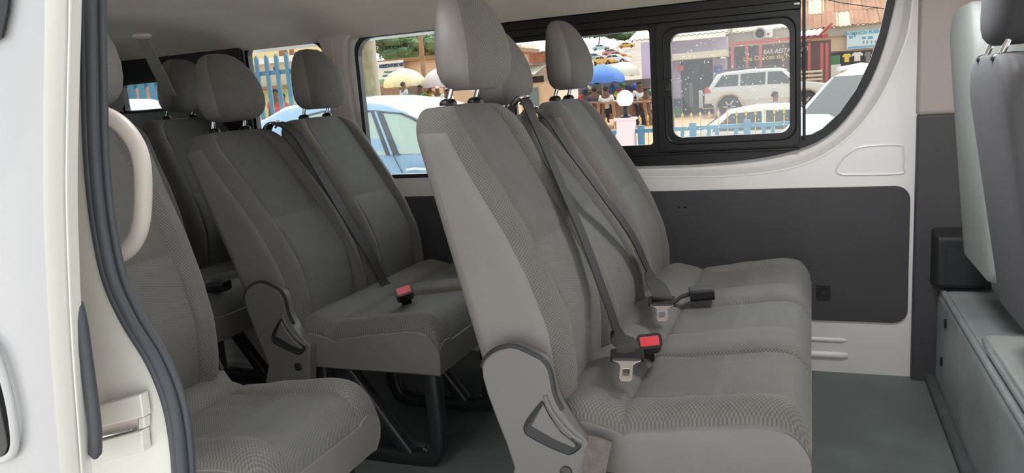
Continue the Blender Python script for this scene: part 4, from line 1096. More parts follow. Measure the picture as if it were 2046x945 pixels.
# ------------------------------------------------------------------ buildings and stalls
M_PURP = mat('lilac_plaster', (200, 186, 214), .85, noise=.06, nscale=1.5)
M_RUST = mat('rusty_roof_sheet', (178, 132, 100), .8, noise=.25, nscale=.7)
M_ZINC = mat('grey_roof_sheet', (180, 174, 162), .7, noise=.12, nscale=.8)
M_BEIGE = mat('beige_plaster', (226, 200, 172), .9, noise=.08, nscale=.8)
M_CREAM = mat('cream_plaster', (214, 204, 176), .9, noise=.06, nscale=.8)
M_REDP = mat('red_painted_post', (190, 88, 84), .6)
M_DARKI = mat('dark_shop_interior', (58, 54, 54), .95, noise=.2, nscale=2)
M_BRICK = mat('brick_wall', (196, 136, 112), .9, noise=.2, nscale=4)
M_SIGNW = mat('white_sign_board', (232, 232, 228), .6)
M_WOOD = mat('weathered_wood', (150, 116, 90), .85, noise=.2, nscale=4)
def corrug(mb, x0, x1, y0, z0, y1, z1, pitch=.22, amp=.03, mi=0):
    n = int((x1 - x0) / pitch * 4) + 1
    top = [[(lerp(x0, x1, i / n), y, z + amp * math.sin(i * math.pi / 2)) for i in range(n + 1)] for y, z in ((y0, z0), (y1, z1))]
    mb.sheet(top, mi); mb.sheet([[(x, y, z - .03) for x, y, z in r] for r in top], mi, flip=True); return mb
def panel(name, px0, py0, px1, py1, Y, dep, m, parent, **k):
    q = wbox(MB(), px0, py0, px1, py1, Y, dep); return part(q, name, m, parent, **k)
# lilac shop
Y0 = 33.0
sh = empty('shop', tuple(at(1400, 226, Y=Y0)), 0, 'lilac shop with a white awning slab and dark open front', 'shop'); sh.location.z = GZ
panel('upper_wall', 1336, 78, 1452, 104, Y0, 4, M_PURP, sh)
panel('awning', 1330, 104, 1450, 117, Y0 - 1.2, 1.3, M_CREAM, sh)
panel('interior', 1340, 117, 1440, 228, Y0 + 1.6, .2, M_DARKI, sh)
for a, b in ((1336, 1360), (1425, 1450)): panel('side_wall', a, 117, b, 232, Y0, 2.0 if a > 1400 else .3, M_PURP, sh)
panel('side_wall', 1283, 84, 1300, 232, Y0 - 2, 5, M_PURP, sh)
x0, z0, x1, z1 = pbox(1268, 66, 1460, 80, Y0)
part(corrug(MB(), x0, x1, Y0 - 1.4, z0 + .1, Y0 + 3, z0 + 1.2), 'roof', M_CREAM, sh)
panel('gutter', 1425, 100, 1432, 150, Y0 - .2, .15, M_ZINC, sh)
# goods hanging in the shop front
goods = [('jacket', (70, 74, 88)), ('trousers', (60, 62, 74)), ('bag', (48, 58, 100)), ('jacket', (92, 86, 92)), ('trousers', (74, 80, 96))]
GM = [mat('cloth_%s' % n, c, .9) for n, c in (('navy', (56, 60, 84)), ('black', (44, 44, 50)), ('blue', (60, 96, 170)), ('grey', (130, 130, 136)), ('orange', (226, 118, 70)), ('white', (226, 226, 224)), ('green', (76, 138, 92)), ('red', (190, 70, 70)), ('yellow', (232, 206, 84)))]
def garment(px, py, w, h, Y, m, lab, group, kind='shirt'):
    x0, z0, x1, z1 = pbox(px - w / 2, py, px + w / 2, py + h, Y); W = x1 - x0; H = z1 - z0; cx = (x0 + x1) / 2
    if kind == 'shirt': pts = [(-.28, 0), (.28, 0), (.27, .62), (.5, .55), (.5, .78), (.26, 1), (.1, .98), (0, .93), (-.1, .98), (-.26, 1), (-.5, .78), (-.5, .55), (-.27, .62)]
    elif kind == 'trousers': pts = [(-.42, 0), (-.08, 0), (0, .62), (.08, 0), (.42, 0), (.36, 1), (-.36, 1)]
    else: pts = rrect(-.5, 0, .5, .8, .12, 3) + []
    q = MB().prism([(cx + a * W, z0 + b * H) for a, b in pts], (), Y, Y + .06)
    o = q.build('hanging_' + kind if kind != 'bag' else 'hanging_bag', m, bevel=.01); o['label'] = lab; o['category'] = kind if kind != 'shirt' else 'shirt'; o['group'] = group
    return o
HG = 'goods hung in the lilac shop front'
garment(1376, 128, 14, 36, Y0 + .7, GM[1], 'black garment hung highest left in the lilac shop front', HG)
garment(1392, 126, 16, 30, Y0 + .7, GM[0], 'navy jacket hung at the middle of the lilac shop front', HG)
garment(1381, 165, 10, 48, Y0 + .5, GM[3], 'grey trousers hanging low in the lilac shop front', HG, 'trousers')
garment(1370, 166, 10, 46, Y0 + .5, GM[0], 'navy trousers hanging low in the lilac shop front', HG, 'trousers')
garment(1402, 150, 13, 34, Y0 + .6, GM[1], 'black shirt hung right of centre in the lilac shop', HG)
garment(1359, 128, 12, 14, Y0 - .3, GM[4], 'orange bag hung at the left post of the lilac shop', HG, 'bag')
garment(1434, 128, 17, 17, Y0 - .3, GM[2], 'bright blue bag hung at the right of the lilac shop', HG, 'bag')
garment(1400, 180, 9, 36, Y0 - .4, GM[5], 'white cloth standing by the rear of the four by four', HG, 'trousers')
for k, (m, lab) in enumerate(((GM[6], 'green crate at the foot of the stack before the lilac shop'), (GM[0], 'dark blue crate topmost of its stack before the lilac shop'))):
    q = MB(); x0, z0, x1, z1 = pbox(1345, 207 - 18 * k, 1358, 224 - 18 * k, Y0 - 1)
    q.box((x0, Y0 - 1, GZ + .02 + .36 * k), (x1, Y0 - .6, GZ + .36 + .36 * k)); o = q.build('crate', m, bevel=.02); tag(o, lab, 'crate', 'crates before the lilac shop')
# bar with red frame
Yb = 34.0
br = empty('bar_building', tuple(at(1540, 226, Y=Yb)), 0, 'dark fronted bar behind a red post frame', 'building'); br.location.z = GZ
panel('facade', 1452, 88, 1660, 232, Yb, .3, mat('brown_bar_front', (104, 82, 80), .9, noise=.2, nscale=1.2), br)
panel('upper_wall', 1450, 60, 1620, 88, Yb - .1, 3, M_ZINC, br)
x0, z0, x1, z1 = pbox(1450, 50, 1598, 62, Yb); part(corrug(MB(), x0, x1, Yb - .2, z0 + .05, Yb + 4, z0 + 1.3), 'roof', M_CREAM, br)
x0, z0, x1, z1 = pbox(1590, 66, 1655, 82, Yb); part(corrug(MB(), x0, x1 - .2, Yb - 2.4, z0 + .1, Yb, z0 + .45), 'porch_roof', M_ZINC, br)
text('BAR-RESTAURANT', 'bar_lettering', mat('white_lettering', (226, 224, 220), .6), br, 1570, 101, Yb - .06, .24, .01, .2, .003, .88)
text('Les Délices du Noun', 'menu_lettering', mat('yellow_lettering', (214, 190, 110), .6), br, 1543, 114, Yb - .06, .27, .01, 0, .005, 1.0)
panel('window', 1470, 92, 1510, 140, Yb - .03, .05, M_DARKI, br); panel('window', 1524, 118, 1560, 160, Yb - .03, .05, M_DARKI, br)
panel('door', 1598, 95, 1612, 175, Yb - .03, .05, M_DARKI, br)
fr = empty('red_frame', (br.location.x, Yb - 2.2, GZ), 0, 'red painted post and beam frame before the bar', 'frame')
for a in (1464, 1493, 1520, 1617, 1642, 1652):
    p = at(a, 150, Y=Yb - 2.2); zt = at(a, 86, Y=Yb - 2.2).z; q = MB(); q.box((p.x - .05, Yb - 2.25, GZ), (p.x + .05, Yb - 2.15, zt)); part(q, 'post', M_REDP, fr)
p0, p1 = at(1460, 88, Y=Yb - 2.2), at(1655, 76, Y=Yb - 2.2)
q = MB(); q.box((p0.x, Yb - 2.26, p0.z - .06), (p1.x, Yb - 2.14, p0.z + .06)); part(q, 'beam', M_REDP, fr)
q = MB(); q.tube([(at(1636, 84, Y=Yb - 2.2).x, Yb - 2.2, p0.z), (at(1660, 74, Y=Yb - 2.2).x, Yb - 3.2, p0.z + .35)], .05, 6); part(q, 'brace', M_REDP, fr)
wr_ = empty('wooden_railing', (at(1622, 180, Y=Yb - 2.6).x, Yb - 2.6, GZ), 0, 'pale wooden railing stacked beside the red posts', 'railing')
for k in range(5):
    x0, z0, x1, z1 = pbox(1598, 141 + k * 8, 1643, 145 + k * 8, Yb - 2.6); q = MB(); q.box((x0, Yb - 2.63, z0), (x1, Yb - 2.57, z1)); part(q, 'rail', M_CREAM, wr_)
for a in (1600, 1622, 1642):
    p = at(a, 150, Y=Yb - 2.6); q = MB(); q.box((p.x - .05, Yb - 2.57, GZ), (p.x + .05, Yb - 2.5, at(a, 140, Y=Yb - 2.6).z)); part(q, 'upright', M_WOOD, wr_)
ac = empty('air_conditioner', tuple(at(1525, 76, Y=Yb - .6)), 0, 'white air conditioner unit on the wall above the bar', 'air conditioner')
panel('casing', 1508, 58, 1543, 76, Yb - .6, .35, M_SIGNW, ac, bevel=.03)
pc = at(1518, 67, Y=Yb - .62); q = MB(); q.lathe([(.24, 0), (.25, .02), (.19, .03), (.17, .0)], (pc.x, Yb - .60, pc.z), 18, 0, 'y'); part(q, 'fan_ring', mat('ac_grille', (176, 172, 164), .5), ac)
q = MB(); q.lathe([(.07, 0), (.08, .02), (.02, .03)], (pc.x, Yb - .60, pc.z), 12, 0, 'y'); part(q, 'fan_hub', M_DKPL, ac)
pc = at(1535, 68, Y=Yb - .62); q = MB(); q.lathe([(.05, .0), (.05, .015), (.01, .02)], (pc.x, Yb - .60, pc.z), 10, 0, 'y'); part(q, 'badge', GM[7], ac)
# low building with big rusted roof, sign and clothes stall at right
Yr = 37.0
rb_ = empty('market_hall', tuple(at(1720, 200, Y=Yr)), 0, 'low market building under a patched rusty roof', 'building'); rb_.location.z = GZ
a, b, c_, d = at(1560, 66, Y=Yr), at(1850, 46, Y=Yr), at(1590, -10, Y=Yr + 9), at(1850, -30, Y=Yr + 9)
zE = at(1690, 52, Y=Yr).z; xa, xb2 = at(1560, 60, Y=Yr).x, at(1880, 50, Y=Yr).x
zR = zE + 3.6
for k in range(11):
    for r in range(5):
        f0, f1 = k / 11, (k + 1) / 11; y0r, y1r = lerp(Yr - .3, Yr + 9, r / 5), lerp(Yr - .3, Yr + 9, (r + 1) / 5 + .02); z0r, z1r = lerp(zE, zR, r / 5), lerp(zE, zR, (r + 1) / 5 + .02)
        mm = M_CREAM if (k, r) in ((2, 1), (4, 0), (3, 3), (7, 2), (9, 1)) else (M_RUST, mat('rust_dark_sheet', (166, 120, 92), .8, noise=.25, nscale=.9))[(k + r) % 2]
        q = corrug(MB(), lerp(xa, xb2, f0), lerp(xa, xb2, f1) + .1, y0r, z0r + .02 * ((k + r) % 2), y1r, z1r + .02 * ((k + r) % 2)); part(q, 'roof_sheet', mm, rb_)
panel('fascia', 1575, 50, 1860, 68, Yr - .2, .2, M_ZINC, rb_)
panel('wall', 1575, 66, 1880, 100, Yr, .3, M_BEIGE, rb_); panel('open_front', 1650, 97, 1880, 190, Yr + .5, .3, M_DARKI, rb_)
panel('lower_wall', 1640, 150, 1900, 235, Yr, .3, M_BEIGE, rb_)
sg = empty('shop_sign', tuple(at(1729, 97, Y=Yr - .3)), 0, 'pale blue and white business sign board under the rusty roof', 'sign')
panel('board', 1692, 60, 1768, 96, Yr - .3, .1, mat('pale_blue_board', (206, 228, 236), .6), sg)
text('DOMINION BUSINESS', 'sign_lettering', mat('sky_blue_lettering', (110, 176, 206), .6), sg, 1730, 64.5, Yr - .31, .20, .01, 0, .008, .84)
for a, b, c_, d in ((1696, 72, 1704, 77), (1706, 70, 1710, 74), (1722, 73, 1730, 78), (1734, 72, 1744, 78)): panel('sign_picture', a, b, c_, d, Yr - .31, .015, mat('sign_picture_blue', (104, 158, 178), .6), sg)
for a in (1724, 1731, 1740, 1748): panel('sign_mark', a, 81, a + 3, 87, Yr - .31, .015, mat('sign_mark_grey', (140, 150, 160), .6), sg)
panel('sign_stripe', 1694, 91, 1766, 94.5, Yr - .31, .015, mat('sky_blue_lettering', (110, 176, 206), .6), sg)
garment(1692, 107, 17, 17, Yr - .5, GM[8], 'yellow shirt hung in the stall under the sign board', 'shirts in the clothes stall')
garment(1713, 104, 22, 18, Yr - .5, GM[5], 'white long sleeved shirt hung in the stall under the sign board', 'shirts in the clothes stall')
garment(1734, 103, 14, 22, Yr - .3, GM[3], 'grey shirt hung rightmost in the clothes stall', 'shirts in the clothes stall')
a_, b_ = at(1655, 104, Y=Yr - .42), at(1790, 100, Y=Yr - .42)
cr_ = empty('clothes_rail', tuple(a_), 0, 'thin rail carrying the shirts in the clothes stall', 'rail')
q = MB(); q.tube([a_, b_], .02, 6); part(q, 'bar', M_DKPL, cr_)
for e_ in (a_, b_):
    q = MB(); q.tube([e_, (e_.x, e_.y, GZ)], .02, 6); part(q, 'post', M_DKPL, cr_)
for (a, b, c_, d, m, lab) in ((1660, 111, 1678, 129, GM[6], 'green cabinet standing in the clothes stall'), (1655, 129, 1680, 182, M_SIGNW, 'tall white cabinet beside the red posts'), (1680, 131, 1706, 180, mat('ochre_paint', (222, 168, 92), .7), 'ochre counter below the yellow shirt')):
    q = MB(); wbox(q, a, b, c_, d, Yr - 1.2, .5); o = q.build('stall_cabinet', m, bevel=.02); tag(o, lab, 'cabinet')
# left street: beige wall, sign, posts
Yw = 33.0
bw = empty('street_building', tuple(at(800, 230, Y=Yw)), 0, 'low beige building with dark roof edge behind the umbrellas', 'building'); bw.location.z = GZ
panel('wall', 690, 118, 1035, 275, Yw, .4, M_BEIGE, bw); panel('roof_edge', 700, 110, 1035, 118, Yw - .4, 3, M_WOOD, bw)
panel('plank_front', 748, 172, 800, 222, Yw - .3, .25, M_WOOD, bw); panel('shutter', 816, 170, 850, 222, Yw - .2, .2, mat('dark_grey_shutter', (120, 112, 106), .8), bw)
hs = empty('shop_sign', tuple(at(780, 168, Y=Yw - .5)), 0, 'white sign lettered HORIZON POINT NET on the beige wall', 'sign')
panel('board', 750, 122, 807, 166, Yw - .5, .08, M_SIGNW, hs); panel('green_base', 750, 158, 800, 166, Yw - .53, .02, mat('sign_green', (116, 170, 120), .6), hs)
text('HORIZON POINT NET', 'sign_lettering', mat('navy_lettering', (44, 58, 108), .6), hs, 782, 131, Yw - .52, .215, .01, 0, .012, .62)
text('Perfumes et Bureau', 'green_lettering', mat('green_lettering', (96, 150, 104), .6), hs, 784, 143, Yw - .52, .15, .01, 0, .004, .75)
panel('small_line', 764, 149, 806, 151.5, Yw - .52, .015, mat('navy_lettering', (44, 58, 108), .6), hs)
def pole(name, px, ptop, Y, r0, r1, m, lab, cat='pole'):
    p, t = at(px, 220, Y=Y), at(px, ptop, Y=Y); q = MB().tube([(p.x, Y, gz(Y) - .05), (p.x, Y, (gz(Y) + t.z) / 2), (p.x, Y, t.z)], [r0, (r0 + r1) / 2, r1], 10)
    return tag(q.build(name, m), lab, cat)
pole('utility_pole', 853, 20, Yw - 2.5, .12, .10, M_WOOD, 'wooden utility pole behind the pale umbrella', 'pole')
pole('concrete_post', 758, 40, 22, .10, .09, M_ZINC, 'pale concrete post right of the tree trunk', 'post')
# cream building with arches behind the palisade
Ya = 24.0
ab = empty('arched_house', tuple(at(545, 230, Y=Ya)), 0, 'cream house with arched openings behind the palisade fence', 'building'); ab.location.z = GZ
panel('upper_storey', 470, 60, 660, 112, Ya, 3, mat('yellow_plaster', (238, 208, 150), .9, noise=.06, nscale=.8), ab)
panel('balcony_band', 470, 112, 660, 124, Ya - .4, .4, M_SIGNW, ab); panel('middle_wall', 470, 124, 660, 172, Ya, 3, M_CREAM, ab)
panel('ledge', 470, 170, 660, 176, Ya - .5, .5, M_WOOD, ab); panel('ground_floor', 470, 176, 660, 235, Ya, 3, mat('pale_green_plaster', (200, 206, 150), .9), ab)
for a, w in ((566, 17), (583, 8)):
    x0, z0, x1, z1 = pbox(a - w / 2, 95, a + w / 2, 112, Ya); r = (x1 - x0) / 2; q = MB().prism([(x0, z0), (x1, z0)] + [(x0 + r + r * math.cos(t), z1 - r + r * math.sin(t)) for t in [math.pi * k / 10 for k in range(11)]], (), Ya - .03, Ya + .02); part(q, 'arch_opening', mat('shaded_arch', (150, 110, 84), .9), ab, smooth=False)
panel('blue_plate', 546, 133, 552, 141, Ya - .04, .05, mat('blue_plate', (56, 84, 140), .6), ab)
bk_ = MB(); wbox(bk_, 190, 120, 420, 260, 9.5, .3); tag(bk_.build('boundary_wall', M_BRICK), 'orange brick wall behind the fence at the rear', 'wall')
# houses seen past the middle headrest
Yh = 40.0
wh = empty('hillside_house', tuple(at(1060, 225, Y=Yh)), 0, 'pale stacked house with grey sheet roofs between the headrests', 'building'); wh.location.z = GZ
panel('lower_wall', 1030, 165, 1100, 235, Yh, 4, M_CREAM, wh); panel('upper_wall', 1036, 104, 1100, 165, Yh + .5, 4, mat('off_white_plaster', (220, 212, 196), .9, noise=.1, nscale=.5), wh)
panel('brick_band', 1057, 107, 1092, 125, Yh + .3, .3, M_BRICK, wh)
x0, z0, x1, z1 = pbox(1040, 97, 1096, 106, Yh); part(corrug(MB(), x0, x1, Yh - .9, z0, Yh + 4, z0 + .6), 'roof', M_ZINC, wh)
x0, z0, x1, z1 = pbox(1052, 128, 1090, 150, Yh); part(corrug(MB(), x0, x1, Yh - 1.8, z0, Yh + .5, z0 + .55), 'porch_roof', M_ZINC, wh)
panel('dark_window', 1060, 152, 1086, 165, Yh - .05, .1, M_DARKI, wh); panel('blue_door', 1058, 175, 1076, 215, Yh - .05, .1, mat('dull_blue_door', (120, 146, 160), .7), wh)
panel('lean_board', 1084, 168, 1110, 215, Yh - 1, .1, M_BEIGE, wh); panel('left_tower', 1000, 90, 1046, 235, Yh + 5, 4, M_CREAM, wh)
# trees
def tree(px, ptop, pbase, wpx, Y, zb, lab, seed, trunk=.3, col=(96, 120, 84), n=2200):
    rnd = random.Random(seed); c = at(px, (ptop + pbase) / 2, Y=Y); x0, z0, x1, z1 = pbox(px - wpx / 2, ptop, px + wpx / 2, pbase, Y)
    t = empty('tree', (c.x, Y, zb), 0, lab, 'tree'); rx, rz = (x1 - x0) / 2, (z1 - z0) / 2; cz = (z0 + z1) / 2 - zb
    blobs = [(rnd.uniform(-.6, .6) * rx, rnd.uniform(-.5, .5) * rx, cz + rnd.uniform(-.5, .55) * rz, rnd.uniform(.3, .5)) for _ in range(16)]
    q = MB()
    for bx_, by_, bz_, br_ in blobs:
        for _ in range(n // 16):
            u, v = rnd.uniform(-1, 1), rnd.uniform(0, 2 * math.pi); s = math.sqrt(1 - u * u); rr = rnd.uniform(.75, 1.0)
            p = Vector((bx_ + rx * br_ * s * math.cos(v) * rr, by_ + rx * br_ * s * math.sin(v) * rr, bz_ + rz * br_ * 1.2 * u * rr)); k = rx * rnd.uniform(.025, .055)
            a, b = Vector((rnd.uniform(-1, 1), rnd.uniform(-1, 1), rnd.uniform(-1, 1))).normalized() * k, Vector((rnd.uniform(-1, 1), rnd.uniform(-1, 1), rnd.uniform(-1, 1))).normalized() * k
            q.add([p - a, p + b, p + a, p - b * .7], [(0, 1, 2, 3)])
        q.ball((bx_, by_, bz_), (rx * br_ * .8, rx * br_ * .8, rz * br_ * .9), 8)
    q.build('crown', mat('leaves_%d' % col[0], col, .9, noise=.3, nscale=.5), t, smooth=False)
    MB().tube([(0, 0, -.3), (rx * .05, 0, cz * .5), (0, 0, cz)], [trunk, trunk * .8, trunk * .5], 10).build('trunk', M_WOOD, t)
T = tree
T(790, 62, 128, 120, 46, GZ, 'grey green tree above the sign HORIZON POINT NET', 3)
T(850, 60, 128, 100, 48, GZ, 'leafy tree behind the wooden utility pole', 4, col=(110, 132, 92))
T(900, 58, 128, 100, 50, GZ, 'tree hidden partly by the nearest headrest', 5)
T(1195, 52, 78, 110, 268, 17, 'distant trees at the top left of the bare hillside', 6)
T(1262, 54, 80, 110, 275, 17, 'distant trees at the top right of the bare hillside', 8, col=(104, 128, 90))
tr = empty('tree', tuple(at(728, 210, Y=16)), 0, 'thick mossy tree trunk at the left of the second window', 'tree'); tr.location.z = gz(16)
p = at(735, 205, Y=16); t_ = at(722, 60, Y=16); q = MB(); q.tube([(p.x + .05, 16, gz(16) - .1), (p.x, 16, .6), ((p.x + t_.x) / 2 + .02, 16, 1.6), (t_.x, 16, t_.z), (t_.x - .1, 16, 5)], [.30, .235, .215, .20, .18], 14); part(q, 'trunk', mat('mossy_bark', (136, 130, 104), .95, noise=.25, nscale=5, bump=.5, bscale=14), tr)
# umbrellas
def umbrella(px0, px1, ptop, prim, Y, m, lab, cone=.75, n=8):
    x0, z0, x1, z1 = pbox(px0, ptop, px1, prim, Y); r = (x1 - x0) / 2; h = z1 - z0; cx = (x0 + x1) / 2
    t = empty('market_umbrella', (cx, Y, gz(Y)), 0, lab, 'umbrella', 'umbrellas over the street stalls')
    P = []
    for i in range(9):
        f = i / 8; row = []
        for k in range(n * 4):
            a = 2 * math.pi * k / (n * 4); sc = 1 - .05 * abs(math.sin(a * n / 2)) * f; rr = r * math.sin(f * math.pi / 2 * .98) if cone < .9 else r * f
            zz = h * (1 - (1 - math.cos(f * math.pi / 2)) * cone - f * (1 - cone)) - .04 * abs(math.sin(a * n / 2)) * f
            row.append((rr * sc * math.cos(a), rr * sc * math.sin(a), z0 - gz(Y) + zz))
        P.append(row)
    q = MB().sheet(P, closej=True); q.sheet([[(x * .995, y * .995, z - .015) for x, y, z in r_] for r_ in P], closej=True, flip=True)
    q.sheet([P[-1], [(x, y, z - .10) for x, y, z in P[-1]]], closej=True)
    q.build('canopy', m, t, angle=30)
    MB().tube([(0, 0, 0), (0, 0, z1 - gz(Y) + .05)], .025, 8).build('pole', M_ZINC, t)
    for k in range(n):
        a = 2 * math.pi * k / n; MB().tube([(0, 0, z1 - gz(Y) - .06), (r * .95 * math.cos(a), r * .95 * math.sin(a), z0 - gz(Y) - .02)], .008, 5).build('rib', M_DKPL, t)
umbrella(769, 847, 136, 168, 29, mat('cream_canopy', (232, 222, 184), .85, noise=.10, nscale=1.5), 'cream market umbrella above the man in the light blue shirt')
umbrella(846, 925, 133, 168, 29.5, mat('grey_lilac_canopy', (206, 198, 202), .85, noise=.10, nscale=1.5), 'grey lilac market umbrella right of the cream umbrella')
umbrella(1158, 1248, 127, 159, 27, mat('blue_canopy', (84, 128, 206), .7, noise=.05, nscale=1.5), 'blue market umbrella above the seated people', .35)
umbrella(1212, 1277, 123, 146, 31, mat('white_canopy', (226, 224, 210), .85, noise=.08, nscale=1.5), 'white market umbrella behind the blue umbrella')
umbrella(1172, 1186, 118, 126, 60, GM[5], 'small white umbrella far off above the blue umbrella')
# stall tables and goods below the umbrellas
def table(px0, px1, ptop, Y, lab):
    x0, z0, x1, z1 = pbox(px0, ptop, px1, ptop + 4, Y); g = gz(Y)
    t = empty('stall_table', ((x0 + x1) / 2, Y, g), 0, lab, 'table'); W = (x1 - x0) / 2; h = z1 - g
    MB().box((-W, -.35, h - .05), (W, .35, h)).build('top', M_WOOD, t)
    for sx in (-1, 1):
        for sy in (-.3, .3): MB().prism([(sx * W * .9 - .05, 0), (sx * W * .9 + .05, 0), (sx * W * .7 + .05, h - .05), (sx * W * .7 - .05, h - .05)], (), sy - .03, sy + .03).build('leg', M_WOOD, t, smooth=False)
table(1195, 1235, 203, 25.2, 'wooden stall table behind the seated people')
table(1240, 1300, 203, 26.0, 'longer wooden stall table behind the globe lamp')
table(1150, 1192, 204, 25.5, 'wooden table left of the people seated under the blue umbrella')
rnd = random.Random(5)
SG = 'bags and bundles heaped on the stalls'
spots = [(1168, 176, 12, 14, 0), (1180, 168, 10, 10, 5), (1192, 164, 10, 8, 6), (1224, 168, 12, 20, 2), (1232, 182, 12, 12, 8), (1244, 166, 12, 8, 6), (1256, 168, 12, 14, 0), (1268, 166, 10, 12, 2), (1240, 176, 8, 10, 7), (1284, 196, 12, 24, 4), (1272, 184, 12, 14, 1), (1160, 190, 12, 14, 7), (1300, 178, 10, 10, 6)]
names = ['navy', 'pale', 'green', 'bright blue', 'yellow', 'green', 'navy', 'blue', 'red', 'orange brown', 'black', 'dull red', 'leaf green']
wher = ['far left below the blue umbrella', 'small and high under the left rim of the blue umbrella', 'under the middle of the blue umbrella', 'tall, right of the woman in white', 'on the table right of the woman in white', 'highest between the two umbrellas', 'hung below the white umbrella', 'hung at the right under the white umbrella', 'low between the umbrellas', 'standing right of the globe lamp', 'dark beside the person in pale clothing', 'at the foot of the left table', 'at the right edge of the fixed pane']
for (a, b, w, h, ci), nm, wr2 in zip(spots, names, wher):
    Yg = 27.5; x0, z0, x1, z1 = pbox(a - w / 2, b, a + w / 2, b + h, Yg); q = MB(); r = ((x1 - x0) / 2, .16, (z1 - z0) / 2)
    q.ball(((x0 + x1) / 2, Yg, (z0 + z1) / 2), r, 12); q.v = [(x + rnd.uniform(-.02, .02), y, z + rnd.uniform(-.02, .02)) for x, y, z in q.v]
    tag(q.build('bundle', GM[ci]), '%s bundle %s' % (nm, wr2), 'bundle', SG)
rk = empty('stall_rack', tuple(at(1235, 215, Y=28.2)), 0, 'dark market stall frame with shelves under the umbrellas', 'stall'); rk.location.z = GZ
panel('back_cloth', 1155, 162, 1300, 200, 28.4, .05, mat('stall_back_cloth', (112, 104, 98), .9, noise=.3, nscale=2), rk); panel('shelf', 1155, 178, 1300, 180, 28.0, .4, M_WOOD, rk); panel('front_board', 1155, 202, 1300, 238, 28.0, .05, M_WOOD, rk)
# ------------------------------------------------------------------ people
SK = mat('brown_skin', (104, 72, 54), .6); HAIRM = mat('black_hair', (34, 30, 30), .9)
def skin_mesh(name, verts, edges, rads, m, parent, lvl=1):
    me = bpy.data.meshes.new(name); me.from_pydata(verts, edges, []); me.materials.append(m)
    o = bpy.data.objects.new(name, me); COL.objects.link(o); o.parent = parent
    s = o.modifiers.new('skin', 'SKIN'); s.use_smooth_shade = True
    for v, r in zip(me.skin_vertices[0].data, rads): v.radius = (r, r) if not isinstance(r, tuple) else r
    me.skin_vertices[0].data[0].use_root = True
    b = o.modifiers.new('sub', 'SUBSURF'); b.levels = lvl; b.render_levels = lvl
    return o
def person(px, phead, Y, lab, shirt, trousers, rz=0, sit=False, arms='down', hair=HAIRM, H=1.70, group=None):
    h = at(px, phead, Y=Y); t = empty('person', (h.x, Y, h.z - (H if not sit else H * .76)), math.radians(rz), lab, 'person', group)
    k = H / 1.7; b = 0 if not sit else -.42
    hip = .92 + b; V = [(0, 0, hip), (0, -.01, hip + .2), (0, 0, hip + .42), (0, .01, hip + .53), (0, -.015, hip + .62), (0, -.015, hip + .74)]
    R = [.15, .135, .15, .06, .08, .075]; E = [(0, 1), (1, 2), (2, 3), (3, 4), (4, 5)]
    V.append((0, -.105, hip + .66)); R.append(.018); E.append((4, 6))                                    # nose
    for s in (-1, 1):
        V.append((s * .085, 0, hip + .665)); R.append(.018); E.append((4, len(V) - 1))                  # ears
        i = len(V)
        if arms == 'down': pts = [(s * .19, 0, hip + .43), (s * .24, .01, hip + .16), (s * .25, -.05, hip - .08)]
        else: pts = [(s * .19, 0, hip + .43), (s * .24, -.05, hip + .16), (s * .14, -.27, hip + .14)]
        V += pts; R += [.055, .042, .032]; E += [(2, i), (i, i + 1), (i + 1, i + 2)]
        d = (Vector(pts[2]) - Vector(pts[1])).normalized(); w = Vector(pts[2]) + d * .08; V.append(tuple(w)); R.append(.034); E.append((i + 2, i + 3))
        for f in range(5):
            o2 = Vector((0, (f - 2) * .018, 0)) if f else Vector((-s * .02, -.045, 0)); base = w if f else Vector(pts[2]) + d * .03
            V.append(tuple(base + d * (.075 + .01 * (2 - abs(f - 2)) if f else .04) + o2 + Vector((-s * .012, 0, 0)))); R.append(.009); E.append((i + 3 if f else i + 2, len(V) - 1))
        j = len(V)
        if not sit: lg = [(s * .09, 0, hip - .06), (s * .10, -.01, .48), (s * .10, .02, .08), (s * .11, -.13, .03)]
        else: lg = [(s * .10, -.03, hip), (s * .12, -.42, hip), (s * .12, -.42, .09), (s * .12, -.55, .04)]
        V += lg; R += [.085, .06, .042, .035]; E += [(0, j), (j, j + 1), (j + 1, j + 2), (j + 2, j + 3)]
    V = [(x * k, y * k, z * k) for x, y, z in V]
    skin_mesh('body', V, E, R, SK, t)
    SV = [(0, 0, hip - .03), (0, -.01, hip + .2), (0, 0, hip + .43), (-.19, 0, hip + .43), (-.235, .0, hip + .25), (.19, 0, hip + .43), (.235, 0, hip + .25)]
    skin_mesh('shirt', [(x * k, y * k, z * k) for x, y, z in SV], [(0, 1), (1, 2), (2, 3), (3, 4), (2, 5), (5, 6)], [(.185, .15), (.165, .145), (.17, .13), .075, .068, .075, .068], shirt, t)
    TV = [(0, 0, hip)]; TE = []; TR = [(.17, .15)]
    for s in (-1, 1):
        j = len(TV); TV += [(s * .09, -.0 if not sit else -.05, hip - .06 if not sit else hip), (s * .10, -.01, .48) if not sit else (s * .12, -.42, hip), (s * .10, .02, .12) if not sit else (s * .12, -.42, .14)]
        TE += [(0, j), (j, j + 1), (j + 1, j + 2)]; TR += [.105, .08, .065]
    skin_mesh('trousers', [(x * k, y * k, z * k) for x, y, z in TV], TE, TR, trousers, t)
    q = MB(); q.ball((0, .012 * k, (hip + .70) * k), (.098 * k, .108 * k, .095 * k), 14); q.v = [(x, y + .02 if z < (hip + .68) * k else y, z) for x, y, z in q.v]; q.build('hair', hair, t)
    return t
LB = mat('light_blue_shirt_cloth', (190, 212, 232), .85); JEAN = mat('dark_jeans', (64, 72, 92), .9)
BY = mat('black_yellow_cloth', (176, 156, 60), .85, noise=.6, nscale=6); GR = mat('pale_grey_cloth', (198, 206, 204), .85)
